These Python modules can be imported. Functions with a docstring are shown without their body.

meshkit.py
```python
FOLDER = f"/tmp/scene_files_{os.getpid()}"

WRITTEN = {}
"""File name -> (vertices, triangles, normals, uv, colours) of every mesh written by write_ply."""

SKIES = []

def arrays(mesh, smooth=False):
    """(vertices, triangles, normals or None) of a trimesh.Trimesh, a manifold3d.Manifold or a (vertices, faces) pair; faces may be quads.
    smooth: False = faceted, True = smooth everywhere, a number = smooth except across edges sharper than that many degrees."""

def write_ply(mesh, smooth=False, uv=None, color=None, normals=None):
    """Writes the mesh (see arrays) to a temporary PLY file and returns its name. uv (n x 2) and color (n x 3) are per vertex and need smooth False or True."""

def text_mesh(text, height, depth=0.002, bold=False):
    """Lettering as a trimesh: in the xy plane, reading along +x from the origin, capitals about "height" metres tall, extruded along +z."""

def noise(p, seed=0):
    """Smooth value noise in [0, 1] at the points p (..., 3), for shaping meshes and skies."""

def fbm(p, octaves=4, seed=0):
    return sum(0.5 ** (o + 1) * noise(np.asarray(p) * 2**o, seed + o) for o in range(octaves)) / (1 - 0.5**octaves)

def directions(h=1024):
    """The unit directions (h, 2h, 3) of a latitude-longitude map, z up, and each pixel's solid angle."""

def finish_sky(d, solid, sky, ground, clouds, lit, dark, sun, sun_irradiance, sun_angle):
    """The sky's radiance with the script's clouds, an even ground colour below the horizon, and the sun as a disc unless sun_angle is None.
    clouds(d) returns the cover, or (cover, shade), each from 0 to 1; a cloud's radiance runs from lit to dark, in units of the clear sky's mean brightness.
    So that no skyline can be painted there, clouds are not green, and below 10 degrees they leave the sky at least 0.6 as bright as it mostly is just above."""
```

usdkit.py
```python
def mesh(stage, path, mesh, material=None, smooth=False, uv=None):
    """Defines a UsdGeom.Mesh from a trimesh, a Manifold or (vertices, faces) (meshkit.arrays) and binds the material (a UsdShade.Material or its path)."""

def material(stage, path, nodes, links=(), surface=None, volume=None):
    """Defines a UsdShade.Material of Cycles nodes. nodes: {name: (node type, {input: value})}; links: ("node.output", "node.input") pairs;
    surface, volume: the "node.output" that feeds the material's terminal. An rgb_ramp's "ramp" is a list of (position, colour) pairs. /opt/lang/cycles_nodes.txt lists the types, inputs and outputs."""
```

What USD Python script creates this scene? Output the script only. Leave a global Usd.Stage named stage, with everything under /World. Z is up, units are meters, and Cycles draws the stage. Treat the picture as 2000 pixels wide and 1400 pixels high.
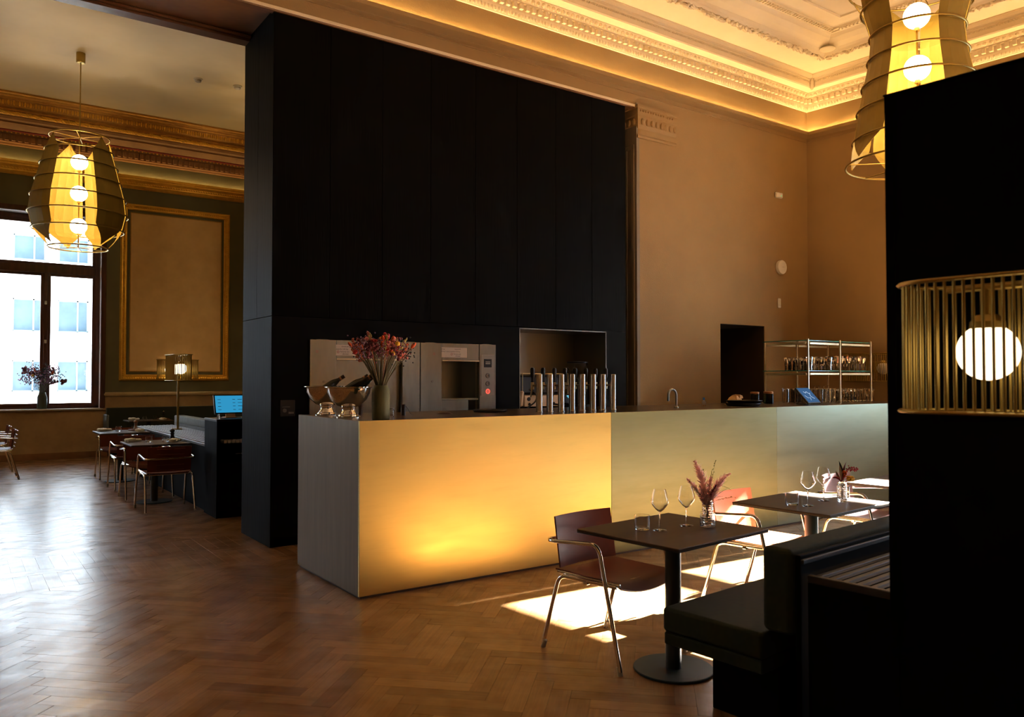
import math, random
import numpy as np, trimesh, usdkit, meshkit
from pxr import Usd, UsdGeom, UsdLux, UsdShade, Gf, Sdf
rng = np.random.default_rng(7)
random.seed(7)
stage = Usd.Stage.CreateInMemory()
UsdGeom.SetStageUpAxis(stage, 'Z')
UsdGeom.Xform.Define(stage, '/World')
UsdGeom.Scope.Define(stage, '/World/Looks')
PI = math.pi

# ------------------------------------------------------------------ camera, sky, sun, exposure
FPX, YAW, PITCH, EYE = 1545.0, math.radians(54.75), math.radians(1.41), 1.55
cam = UsdGeom.Camera.Define(stage, '/World/camera')
cam.CreateHorizontalApertureAttr(36.0)
cam.CreateFocalLengthAttr(36.0 * FPX / 2000)
cam.CreateClippingRangeAttr((0.05, 500.0))
cam.CreateFStopAttr(3.5)
cam.CreateFocusDistanceAttr(7.5)
EXPOSURE = 0.0
cam.CreateExposureAttr(EXPOSURE)
_f = np.array([math.cos(PITCH) * math.cos(YAW), math.cos(PITCH) * math.sin(YAW), math.sin(PITCH)])
_r = np.array([math.sin(YAW), -math.cos(YAW), 0.0])
_u = np.cross(_r, _f)
cam.AddTransformOp().Set(Gf.Matrix4d(*_r, 0, *_u, 0, *(-_f), 0, 0, 0, EYE, 1))
SKY, SUN = 3.0, 110.0
dome = UsdLux.DomeLight.Define(stage, '/World/sky')
dome.CreateColorAttr(Gf.Vec3f(0.56, 0.78, 1.0))
dome.CreateIntensityAttr(SKY)
sun = UsdLux.DistantLight.Define(stage, '/World/sun')
sun.CreateColorAttr(Gf.Vec3f(1.0, 0.95, 0.87))
sun.CreateIntensityAttr(SUN)
sun.CreateAngleAttr(0.53)
sun.CreateNormalizeAttr(True)
_d = np.array([-1.0, 0.03, -0.47]); _d /= np.linalg.norm(_d)
_x = np.cross([0, 0, 1.0], -_d); _x /= np.linalg.norm(_x); _y = np.cross(-_d, _x)
sun.AddTransformOp().Set(Gf.Matrix4d(*_x, 0, *_y, 0, *(-_d), 0, 0, 0, 0, 1))
COVE, GLOBE, SCONCE = 120.0, 46.0, 3.6

# ------------------------------------------------------------------ prims
USED = {}
def pathfor(parent, name):
    base = (str(parent.GetPath()) if parent is not None and not isinstance(parent, str) else (parent or '/World')) + '/' + name
    k = USED.get(base, -1) + 1
    USED[base] = k
    return base if k == 0 else '%s_%03d' % (base, k)
def tag(p, label=None, cat=None, group=None, kind=None):
    for k, v in (('label', label), ('category', cat), ('group', group), ('kind', kind)):
        if v: p.SetCustomDataByKey(k, v)
    return p
def place(x, loc, rot):
    x.AddTranslateOp().Set(Gf.Vec3d(*map(float, loc)))
    x.AddRotateZOp().Set(float(rot))
def thing(name, label, cat, loc=(0, 0, 0), rot=0, group=None, kind=None):
    x = UsdGeom.Xform.Define(stage, pathfor(None, name))
    place(x, loc, rot)
    return tag(x.GetPrim(), label, cat, group, kind)
def copy(src, loc, rot, label, group=None, name=None):
    x = UsdGeom.Xform.Define(stage, pathfor(None, name or src.GetName().rstrip('0123456789').rstrip('_')))
    p = x.GetPrim()
    p.GetReferences().AddInternalReference(src.GetPath())
    x.ClearXformOpOrder()
    place(x, loc, rot)
    p.SetInstanceable(True)
    d = src.GetCustomData()
    tag(p, label, d.get('category'), group or d.get('group'))
    return p
def obj(parent, name, mesh, m, smooth=False, uv=None, **kw):
    if isinstance(mesh, list): mesh = cat(mesh)
    p = usdkit.mesh(stage, pathfor(parent, name), mesh, M(m), smooth=smooth, uv=uv).GetPrim()
    return tag(p, **kw) if kw else p
def struct(name, mesh, m, smooth=False, label=None):
    return obj(None, name, mesh, m, smooth, kind='structure', label=label)
def sgroup(name, loc=(0, 0, 0), rot=0, label=None):
    x = UsdGeom.Xform.Define(stage, pathfor(None, name)); place(x, loc, rot)
    return tag(x.GetPrim(), label, None, None, 'structure')

# ------------------------------------------------------------------ meshes
def cat(ms): return trimesh.util.concatenate(ms)
def TM(v, f): return trimesh.Trimesh(np.asarray(v, float), np.asarray(f, int), process=False)
def quads(v, q):
    q = np.asarray(q, int)
    return TM(v, np.vstack([q[:, [0, 1, 2]], q[:, [0, 2, 3]]]))
def box(x0, x1, y0, y1, z0, z1, c=0.0):
    if c <= 0:
        m = trimesh.creation.box((x1 - x0, y1 - y0, z1 - z0)); m.apply_translation(((x0 + x1) / 2, (y0 + y1) / 2, (z0 + z1) / 2)); return m
    p = []
    for x, sx in ((x0, 1), (x1, -1)):
        for y, sy in ((y0, 1), (y1, -1)):
            for z, sz in ((z0, 1), (z1, -1)):
                p += [(x, y + sy * c, z + sz * c), (x + sx * c, y, z + sz * c), (x + sx * c, y + sy * c, z)]
    return trimesh.convex.convex_hull(np.array(p))
def soft(x0, x1, y0, y1, z0, z1, r=0.03, n=4):
    # box with rounded edges: hull of eight ball octants
    p = []
    s = trimesh.creation.uv_sphere(r, count=[n * 2, n * 4]).vertices
    for x in (x0 + r, x1 - r):
        for y in (y0 + r, y1 - r):
            for z in (z0 + r, z1 - r): p.append(s + np.array([x, y, z]))
    return trimesh.convex.convex_hull(np.vstack(p))
def rot(m, ang, axis=(0, 0, 1), at=(0, 0, 0)):
    m = m.copy(); m.apply_transform(trimesh.transformations.rotation_matrix(math.radians(ang), axis, at)); return m
def mv(m, x=0, y=0, z=0):
    m = m.copy(); m.apply_translation((x, y, z)); return m
def lathe(prof, n=32):
    prof = np.array(prof, float); k = len(prof)
    a = np.arange(n) * 2 * PI / n
    v = np.stack([prof[:, 0][:, None] * np.cos(a), prof[:, 0][:, None] * np.sin(a), np.repeat(prof[:, 1][:, None], n, 1)], -1).reshape(-1, 3)
    q = []
    for i in range(k - 1):
        for j in range(n):
            q.append((i * n + j, i * n + (j + 1) % n, (i + 1) * n + (j + 1) % n, (i + 1) * n + j))
    m = quads(v, q)
    return trimesh.Trimesh(m.vertices, m.faces, process=True, validate=True)
def fillet(pts, r, n=5):
    pts = [np.array(p, float) for p in pts]; out = [pts[0]]
    for a, b, c in zip(pts, pts[1:], pts[2:]):
        u, w = a - b, c - b; lu, lw = np.linalg.norm(u), np.linalg.norm(w); u /= lu; w /= lw
        t = min(r, lu * .48, lw * .48)
        p, q = b + u * t, b + w * t
        for s in np.linspace(0, 1, n + 1): out.append((1 - s) ** 2 * p + 2 * s * (1 - s) * b + s * s * q)
    out.append(pts[-1]); return np.array(out)
def tube(path, r, n=8, closed=False, flat=1.0):
    p = np.array(path, float); k = len(p)
    t = (np.roll(p, -1, 0) - np.roll(p, 1, 0)) if closed else np.gradient(p, axis=0)
    t /= np.linalg.norm(t, axis=1, keepdims=True) + 1e-12
    a = np.zeros_like(p)
    ref = np.array([0, 0, 1.0]) if abs(t[0, 2]) < .9 else np.array([1.0, 0, 0])
    a[0] = np.cross(t[0], ref); a[0] /= np.linalg.norm(a[0])
    for i in range(1, k):
        w = a[i - 1] - t[i] * (a[i - 1] @ t[i]); a[i] = w / (np.linalg.norm(w) + 1e-12)
    b = np.cross(t, a); g = np.arange(n) * 2 * PI / n
    rr = np.broadcast_to(np.asarray(r, float), (k,))
    v = p[:, None] + rr[:, None, None] * (np.cos(g)[None, :, None] * a[:, None] + flat * np.sin(g)[None, :, None] * b[:, None])
    v = v.reshape(-1, 3); q = []
    for i in range(k if closed else k - 1):
        for j in range(n):
            i2 = (i + 1) % k
            q.append((i * n + j, i * n + (j + 1) % n, i2 * n + (j + 1) % n, i2 * n + j))
    f = np.asarray(q); f = np.vstack([f[:, [0, 1, 2]], f[:, [0, 2, 3]]])
    if not closed:
        v = np.vstack([v, p[0], p[-1]]); e = []
        for j in range(n):
            e += [(k * n, (j + 1) % n, j), (k * n + 1, (k - 1) * n + j, (k - 1) * n + (j + 1) % n)]
        f = np.vstack([f, e])
    return TM(v, f)
def rod(a, b, r, n=8): return tube([a, b], r, n)
def ball(c, r, s=2, sc=(1, 1, 1)):
    m = trimesh.creation.icosphere(s, 1.0); m.apply_scale(np.array(sc) * r); m.apply_translation(c); return m
def cyl(x, y, z0, z1, r, n=24, c=0.0):
    if c: return mv(lathe([(0, z0), (r - c, z0), (r, z0 + c), (r, z1 - c), (r - c, z1), (0, z1)], n), x, y)
    return mv(lathe([(0, z0), (r, z0), (r, z1), (0, z1)], n), x, y)
def sweep(prof, stations):
    # prof (d, z) carried along stations (x, y, ox, oy): mouldings with mitred corners
    k = len(prof); v = []
    for x, y, ox, oy in stations: v += [(x + ox * d, y + oy * d, z) for d, z in prof]
    q = [(s * k + i, (s + 1) * k + i, (s + 1) * k + i + 1, s * k + i + 1) for s in range(len(stations) - 1) for i in range(k - 1)]
    return quads(v, q)
def frame(prof, x0, x1, z0, z1, y):
    # prof (inset, out): a mitred moulding round a rectangle on a wall that faces -y
    k = len(prof); v = []
    for cx, cz, sx, sz in ((x0, z0, 1, 1), (x1, z0, -1, 1), (x1, z1, -1, -1), (x0, z1, 1, -1)):
        v += [(cx + sx * d, y - h, cz + sz * d) for d, h in prof]
    q = [(s * k + i, ((s + 1) % 4) * k + i, ((s + 1) % 4) * k + i + 1, s * k + i + 1) for s in range(4) for i in range(k - 1)]
    return quads(v, q)
def wallx(x0, x1, y0, y1, z0, z1, holes=()):
    xs = sorted({x0, x1, *[h[0] for h in holes], *[h[1] for h in holes]}); out = []
    for a, b in zip(xs, xs[1:]):
        z = z0
        for h in sorted((h for h in holes if h[0] < (a + b) / 2 < h[1]), key=lambda h: h[2]):
            if h[2] > z: out.append(box(a, b, y0, y1, z, h[2]))
            z = max(z, h[3])
        if z < z1: out.append(box(a, b, y0, y1, z, z1))
    return cat(out)
def text(s, height, x, y, z, center=False):
    m = meshkit.text_mesh(s, height, 0.0006)
    m.vertices = m.vertices[:, [0, 2, 1]] * np.array([1, -1, 1]); m.invert()
    w = m.bounds[1][0] - m.bounds[0][0]
    return mv(m, x - (w / 2 if center else 0), y, z)

# ------------------------------------------------------------------ materials
MATS = {}
def M(n): return MATS[n]
def mat(name, c1, c2=None, scale=4.0, rough=.5, metal=0, spec=.5, bump=0, bscale=40, stretch=(1, 1, 1), world=False, detail=4, coat=0, sheen=0, r2=None, aniso=0, lo=.35, hi=.65):
    n = {'p': ('principled_bsdf', {'base_color': c1, 'roughness': rough, 'metallic': metal, 'specular_ior_level': spec, 'coat_weight': coat, 'sheen_weight': sheen, 'anisotropic': aniso})}
    l = []
    if c2 is not None or bump or r2 is not None:
        n['g'] = ('geometry', {}) if world else ('texture_coordinate', {})
        n['m'] = ('mapping', {'scale': stretch})
        l.append(('g.position' if world else 'g.object', 'm.vector'))
    if c2 is not None or r2 is not None:
        n['n'] = ('noise_texture', {'scale': scale, 'detail': detail, 'roughness': .6})
        n['k'] = ('map_range', {'from_min': lo, 'from_max': hi, 'clamp': True})
        l += [('m.vector', 'n.vector'), ('n.fac', 'k.value')]
    if c2 is not None:
        n['x'] = ('mix_color', {'a': c1, 'b': c2})
        l += [('k.result', 'x.fac'), ('x.result', 'p.base_color')]
    if r2 is not None:
        n['rr'] = ('map_range', {'from_min': lo, 'from_max': hi, 'to_min': rough, 'to_max': r2, 'clamp': True})
        l += [('n.fac', 'rr.value'), ('rr.result', 'p.roughness')]
    if bump:
        n['bn'] = ('noise_texture', {'scale': bscale, 'detail': 3})
        n['b'] = ('bump', {'strength': bump, 'distance': .01})
        l += [('m.vector', 'bn.vector'), ('bn.fac', 'b.height'), ('b.normal', 'p.normal')]
    MATS[name] = usdkit.material(stage, '/World/Looks/' + name, n, l, surface='p.BSDF')
def glow(name, c, s):
    MATS[name] = usdkit.material(stage, '/World/Looks/' + name, {'e': ('emission', {'color': c, 'strength': s})}, [], surface='e.emission')
def glass(name, c=(1, 1, 1), rough=0.0, ior=1.45):
    MATS[name] = usdkit.material(stage, '/World/Looks/' + name, {'p': ('principled_bsdf', {'base_color': c, 'roughness': rough, 'ior': ior, 'transmission_weight': 1.0})}, [], surface='p.BSDF')
def pane(name, c=(1, 1, 1), ior=1.45):
    MATS[name] = usdkit.material(stage, '/World/Looks/' + name, {'t': ('transparent_bsdf', {'color': c}), 'g': ('glossy_bsdf', {'color': (1, 1, 1), 'roughness': 0.02}), 'f': ('fresnel', {'IOR': ior}), 'm': ('mix_closure', {})},
        [('f.fac', 'm.fac'), ('t.BSDF', 'm.closure1'), ('g.BSDF', 'm.closure2')], surface='m.closure')
WARM = (1.0, 0.68, 0.28)
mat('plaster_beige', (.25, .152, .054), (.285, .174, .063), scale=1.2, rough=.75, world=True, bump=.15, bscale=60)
mat('stucco_cream', (.66, .55, .38), (.70, .59, .42), scale=2, rough=.7, world=True)
mat('ceiling_cream', (.60, .50, .35), (.64, .54, .39), scale=.8, rough=.8, world=True)
mat('plaster_green', (.115, .105, .048), (.15, .135, .062), scale=1.5, rough=.7, world=True, bump=.15, bscale=50)
mat('plaster_dado', (.30, .19, .085), (.38, .25, .12), scale=3, rough=.7, world=True, bump=.2, bscale=40)
mat('plaster_fresco', (.80, .52, .23), (.88, .60, .28), scale=3.5, rough=.75, world=True, detail=8)
mat('stone_rail', (.42, .30, .16), (.48, .36, .2), scale=4, rough=.5, world=True)
mat('ceiling_far', (.64, .53, .32), (.72, .60, .38), scale=.7, rough=.7, world=True)
mat('stucco_brown', (.30, .15, .06), (.38, .2, .08), scale=3, rough=.45, world=True)
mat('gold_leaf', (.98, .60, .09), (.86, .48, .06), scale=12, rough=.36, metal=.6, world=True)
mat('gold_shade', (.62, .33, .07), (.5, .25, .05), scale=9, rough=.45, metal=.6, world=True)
mat('red_line', (.30, .02, .02), rough=.5)
mat('soffit_wood', (.16, .075, .03), (.24, .12, .055), scale=2.2, rough=.3, world=True, bump=.1, bscale=20)
mat('soffit_trim', (.11, .045, .015), (.16, .07, .025), scale=3, rough=.35, world=True)
mat('black_wood', (.0014, .0012, .0011), (.0026, .0023, .0021), scale=3, rough=.55, spec=.025, stretch=(9, 9, .5), world=True, bump=.15, bscale=6)
mat('black_wood_dark', (.0014, .0011, .0010), (.0024, .002, .0018), scale=3, rough=.6, spec=.04, stretch=(9, 9, .5), world=True)
mat('slat_wood', (.012, .0095, .0075), (.018, .0145, .012), scale=3, rough=.42, stretch=(.6, 9, 9))
mat('slat_grey', (.035, .034, .034), (.05, .048, .047), scale=3, rough=.4, stretch=(9, .6, 9))
mat('window_wood', (.055, .016, .008), (.09, .028, .013), scale=4, rough=.3, stretch=(6, 6, .8))
mat('sill_stone', (.45, .4, .36), (.52, .46, .42), scale=5, rough=.3)
mat('reveal', (.62, .56, .52), rough=.6)
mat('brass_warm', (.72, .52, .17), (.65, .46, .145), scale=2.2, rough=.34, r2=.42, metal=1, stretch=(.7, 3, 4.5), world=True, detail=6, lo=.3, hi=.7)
mat('brass_reflect_green', (.235, .23, .125), (.20, .198, .10), scale=2.2, rough=.36, r2=.45, metal=1, stretch=(.7, 3, 4.5), world=True, detail=6, lo=.3, hi=.7)  # same brass; the greenish tint stands for daylight reflected in the sheet
mat('brass_reflect_pale', (.25, .262, .18), (.215, .228, .155), scale=2.2, rough=.34, r2=.44, metal=1, stretch=(.7, 3, 4.5), world=True, detail=6, lo=.3, hi=.7)  # same brass again, reflected window light mixed into a paler tint
mat('brass_end', (.15, .10, .055), (.12, .08, .042), scale=3, rough=.48, metal=.9, stretch=(3, 5, .5), world=True, detail=6)
mat('worktop', (.05, .035, .02), (.07, .05, .03), scale=5, rough=.22, world=True)
mat('brass_rod', (.40, .27, .07), rough=.42, metal=1)
mat('brass_sheet', (.34, .235, .036), (.31, .21, .030), scale=6, rough=.5, metal=.35)
mat('brass_satin', (.70, .62, .42), rough=.38, metal=1)
mat('chrome', (.86, .84, .80), rough=.07, metal=1)
mat('steel', (.35, .355, .325), (.32, .325, .30), scale=3, rough=.27, metal=1, stretch=(2, 2, .6), r2=.31)
mat('steel_bright', (.66, .63, .57), rough=.22, metal=1)
mat('passage', (.05, .025, .010), rough=.8)
mat('jamb', (.17, .13, .085), (.20, .155, .10), scale=2, rough=.6, world=True)
mat('steel_side', (.30, .28, .24), rough=.38, metal=1)
mat('steel_mirror', (.80, .76, .70), rough=.05, metal=1)
mat('steel_dark', (.20, .19, .18), rough=.35, metal=1)
mat('leather_brown', (.115, .026, .013), (.14, .034, .017), scale=6, rough=.42, spec=.15, bump=.06, bscale=140)
mat('leather_tan', (.38, .13, .055), (.44, .16, .07), scale=6, rough=.36, bump=.06, bscale=140)
mat('leather_plum', (.10, .04, .04), (.12, .05, .048), scale=6, rough=.36, bump=.06, bscale=140)
mat('table_top', (.040, .022, .012), (.056, .032, .018), scale=2, rough=.42, spec=.3, stretch=(.8, 10, 4), bump=.05, bscale=30)
mat('table_edge', (.012, .009, .007), rough=.5)
mat('iron', (.016, .018, .02), rough=.42)
mat('iron_base_skylit', (.026, .052, .082), (.032, .062, .096), scale=8, rough=.45, spec=.15)  # blue of the window sky light is put into the plate colour
mat('fabric_green', (.014, .019, .009), (.020, .026, .013), scale=40, rough=.85, spec=.2, bump=.2, bscale=500)
mat('fabric_teal', (.010, .016, .012), (.013, .020, .015), scale=40, rough=.8, sheen=.2)
mat('fabric_grey', (.10, .13, .145), (.13, .16, .175), scale=12, rough=.7)
mat('concrete', (.05, .058, .066), (.075, .082, .092), scale=5, rough=.6)
mat('vase_green', (.060, .062, .022), (.075, .078, .030), scale=10, rough=.75)
mat('vase_teal', (.05, .07, .05), rough=.5)
mat('bottle_dark', (.008, .010, .007), rough=.12)
mat('foil', (.03, .015, .01), rough=.3)
mat('foil_gold', (.35, .16, .07), rough=.4, metal=.6)
mat('black_plastic', (.010, .010, .011), rough=.35)
mat('white_plastic', (.62, .58, .50), rough=.4)
mat('grey_plastic', (.34, .30, .24), rough=.5)
mat('paper', (.62, .52, .42), rough=.7)
mat('paper_kraft', (.40, .24, .11), rough=.8)
mat('ink', (.05, .03, .025), rough=.6)
mat('ink_red', (.35, .06, .04), rough=.6)
mat('linen', (.80, .80, .80), rough=.8)
mat('walnut', (.16, .06, .022), (.22, .09, .035), scale=5, rough=.4, stretch=(1, 6, 6))
mat('mill_black', (.012, .010, .010), rough=.25)
mat('opal_off', (.62, .58, .5), rough=.3)
mat('cream_metal', (.60, .44, .29), rough=.4)
mat('facade_white', (.88, .88, .87), rough=.8)
mat('facade_pane', (.055, .085, .105), (.09, .125, .15), scale=1.2, rough=.3, world=True)
mat('facade_frame', (.3, .34, .36), rough=.6)
mat('asphalt', (.3, .3, .3), rough=.9)
for nm, a, b in (('flower_red', (.42, .012, .010), (.26, .008, .012)), ('flower_wine', (.12, .006, .016), (.075, .004, .012)), ('flower_orange', (.65, .10, .010), (.5, .06, .008)), ('flower_pink', (.62, .20, .17), (.5, .13, .13)),
                 ('flower_yellow', (.70, .42, .02), (.6, .33, .015)), ('flower_lilac', (.22, .13, .24), (.30, .18, .28)), ('flower_straw', (.42, .36, .13), (.34, .30, .10)), ('flower_rust', (.34, .075, .035), (.42, .11, .05)),
                 ('flower_mauve', (.16, .055, .12), (.24, .10, .16)), ('leaf_dark', (.012, .022, .030), (.02, .03, .035)), ('leaf_green', (.09, .11, .025), (.12, .14, .035)), ('stem_olive', (.07, .065, .02), (.10, .085, .03)), ('stem_orange', (.40, .16, .06), (.46, .2, .08)), ('berry_red', (.30, .008, .02), (.38, .012, .03)), ('husk', (.30, .20, .12), (.38, .27, .18))):
    mat(nm, a, b, scale=30, rough=.7)
for nm, a, b in (('plume_pink', (1.0, .80, .78), (.97, .68, .69)), ('plume_plum', (.30, .08, .15), (.36, .11, .17))):
    MATS[nm] = usdkit.material(stage, '/World/Looks/%s_fibre' % nm, {'g': ('texture_coordinate', {}), 'n': ('noise_texture', {'scale': 60.0}), 'x': ('mix_color', {'a': a, 'b': b}), 'd': ('diffuse_bsdf', {}), 't': ('translucent_bsdf', {}), 'm': ('mix_closure', {'fac': .5})},
        [('g.object', 'n.vector'), ('n.fac', 'x.fac'), ('x.result', 'd.color'), ('x.result', 't.color'), ('d.BSDF', 'm.closure1'), ('t.BSDF', 'm.closure2')], surface='m.closure')
glass('glass', (1, 1, 1)); glass('glass_green', (.55, .85, .75)); glass('glass_dark', (.02, .035, .01), .02)
pane('window_glass', (.97, .985, 1.0))
pane('thin_glass', (.93, .95, .96), 2.3)
pane('shelf_glass', (.80, .92, .88), 1.5)
mat('shelf_edge', (.02, .13, .11), rough=.15)
glow('led_strip', WARM, COVE)
glow('led_far', WARM, 16.0)
glow('globe_warm', (1.0, .70, .36), GLOBE)
glow('globe_sconce', (1.0, .80, .52), SCONCE)
glow('screen_blue', (.03, .30, .55), 1.0)
glow('screen_line', (.02, .05, .09), .5)
glow('tablet_blue', (.07, .17, .36), .7)
glow('tablet_white', (.55, .7, .9), 1.0)
glow('button_red', (1.0, .12, .08), 1.2)
glow('lamp_red', (1.0, .02, .03), 2.0)
glow('lamp_blue', (.15, .6, .9), 1.2)
glow('lamp_green', (.2, .9, .4), 1.0)
# oak: plank tone from the plank number kept in the second texture coordinate
MATS['oak'] = usdkit.material(stage, '/World/Looks/oak', {
    'uv': ('uvmap', {'attribute': 'st'}), 's': ('separate_xyz', {}), 'fl': ('math', {'math_type': 'floor'}), 'w': ('white_noise_texture', {'dimensions': '1D'}),
    'r': ('rgb_ramp', {'ramp': [(0, (.17, .084, .030)), (.3, (.225, .117, .045)), (.6, (.26, .14, .056)), (.85, (.30, .167, .07)), (1, (.19, .094, .035))]}),
    'm': ('mapping', {'scale': (3.0, 60, 1)}), 'n': ('noise_texture', {'scale': 1.0, 'detail': 6, 'roughness': .65, 'distortion': .6}),
    'k': ('map_range', {'from_min': .3, 'from_max': .75, 'to_min': .72, 'to_max': 1.12}), 'x': ('vector_math', {'math_type': 'scale'}),
    'g': ('geometry', {}), 'n2': ('noise_texture', {'scale': 5.0, 'detail': 3}), 'rr': ('map_range', {'from_min': .3, 'from_max': .7, 'to_min': .22, 'to_max': .32}),
    'n3': ('noise_texture', {'scale': 1.0, 'detail': 2}), 'b1': ('bump', {'strength': .10, 'distance': .004}), 'm2': ('mapping', {'scale': (5, 5, 5)}), 'b2': ('bump', {'strength': .14, 'distance': .02}),
    'p': ('principled_bsdf', {'specular_ior_level': .42})},
    [('uv.UV', 's.vector'), ('s.y', 'fl.value1'), ('fl.value', 'w.w'), ('w.value', 'r.fac'), ('uv.UV', 'm.vector'), ('m.vector', 'n.vector'), ('n.fac', 'k.value'), ('r.color', 'x.vector1'), ('k.result', 'x.scale'), ('x.vector', 'p.base_color'),
     ('g.position', 'n2.vector'), ('n2.fac', 'rr.value'), ('rr.result', 'p.roughness'), ('n.fac', 'b1.height'), ('g.position', 'm2.vector'), ('m2.vector', 'n3.vector'), ('n3.fac', 'b2.height'), ('b1.normal', 'b2.normal'), ('b2.normal', 'p.normal')], surface='p.BSDF')

# ------------------------------------------------------------------ the setting: floor
YW, YF, ZS, ZC, ZF = 7.137, 17.43, 4.975, 6.20, 6.70     # bar-side wall, window wall, opening soffit, near ceiling, far ceiling
XC = 10.505                                              # corner of the near room
SK = 4.42                                                # the right-hand wall stands a few degrees off square
sk = math.radians(SK)
def right(y, x=0.0):                                     # a point of the right-hand wall's own frame in the world
    return (XC + x * math.cos(sk) - y * math.sin(sk), 7.139 + x * math.sin(sk) + y * math.cos(sk))
floor = sgroup('floor', label='oak herringbone parquet floor with a straight border under the wide opening')
obj(floor, 'subfloor', box(-4.6, 13, -4.2, 17.9, -.12, -.013), 'ink')
PW, PL = .1, .5
planks = []
def herring(y0, y1, x0=-4.4, x1=12.0):
    s = math.sqrt(.5)
    for n in range(-140, 240):
        for k in range(-16, 24):
            for h in (0, 1):
                if h == 0: u, v, a = n * PW + PL / 2 + k * PL, n * PW + PW / 2 - k * PL, 45
                else: u, v, a = n * PW + PL + PW / 2 + k * PL, (n + 1) * PW - PL / 2 - k * PL, 135
                x, y = (u - v) * s + .06, (u + v) * s + .03
                if x0 < x < x1 and y0 + .0 < y < y1: planks.append((x, y, a, PL, PW))
herring(-4.1, 6.86); herring(7.88, 17.5)
for y in (6.72, 7.33, 7.42, 8.03):
    x = -4.4 + .3 * (int(y * 100) % 3)
    while x < 7: planks.append((x + .5, y, 0, 1.0, .09)); x += 1.0
for y in (7.025, 7.725):
    x = -4.4
    while x < 7: planks.append((x + .05, y, 90, .52, .1)); x += .1
BORDER = (6.675, 8.075)
def clip(poly, y, keep_low):
    out = []
    for p, q in zip(poly, poly[1:] + poly[:1]):
        a, b = (y - p[1], y - q[1]) if keep_low else (p[1] - y, q[1] - y)
        if a >= 0: out.append(p)
        if (a >= 0) != (b >= 0):
            t = a / (a - b); out.append((p[0] + t * (q[0] - p[0]), p[1] + t * (q[1] - p[1])))
    return out
def plank(x, y, ang, L, W):
    a, b, c, t = L / 2 - .0003, W / 2 - .0003, .0013, rng.uniform(-.0005, .0003)
    ca, sa = math.cos(math.radians(ang)), math.sin(math.radians(ang))
    poly = [(x + ca * u - sa * v, y + sa * u + ca * v) for u, v in ((-a, -b), (a, -b), (a, b), (-a, b))]
    if ang in (45, 135):
        poly = clip(poly, BORDER[0] if y < 7.4 else BORDER[1], y < 7.4)
        if len(poly) < 3: return None, None
    P = np.array(poly); k = len(P)
    mid = P.mean(0); I = P + (mid - P) / np.maximum(np.linalg.norm(mid - P, axis=1, keepdims=True), 1e-6) * c * 1.4
    v = np.vstack([np.c_[P, np.full(k, -.013)], np.c_[P, np.full(k, -c)], np.c_[I, np.full(k, t)]])
    f = []
    for i in range(k):
        j = (i + 1) % k
        for o in (0, k): f += [(o + i, o + j, o + k + j), (o + i, o + k + j, o + k + i)]
    f += [(2 * k, 2 * k + i, 2 * k + i + 1) for i in range(1, k - 1)]
    m = TM(v, f)
    d = v[:, :2] - (x, y)
    uv = np.stack([d[:, 0] * ca + d[:, 1] * sa + rng.uniform(0, 40), float(rng.integers(1, 4000)) + .5 - d[:, 0] * sa + d[:, 1] * ca], 1)
    return m, uv
def seen(x, y):
    d = np.array([x, y, 0]) - np.array([0, 0, EYE]); z = d @ _f
    return z > .5 and abs(d @ _r / z * FPX) < 1040 and abs(d @ _u / z * FPX) < 760 and not (x > 2.45 and 5.2 < y < 8.1) and not (x > 3.0 and y < 2.6)
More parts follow.
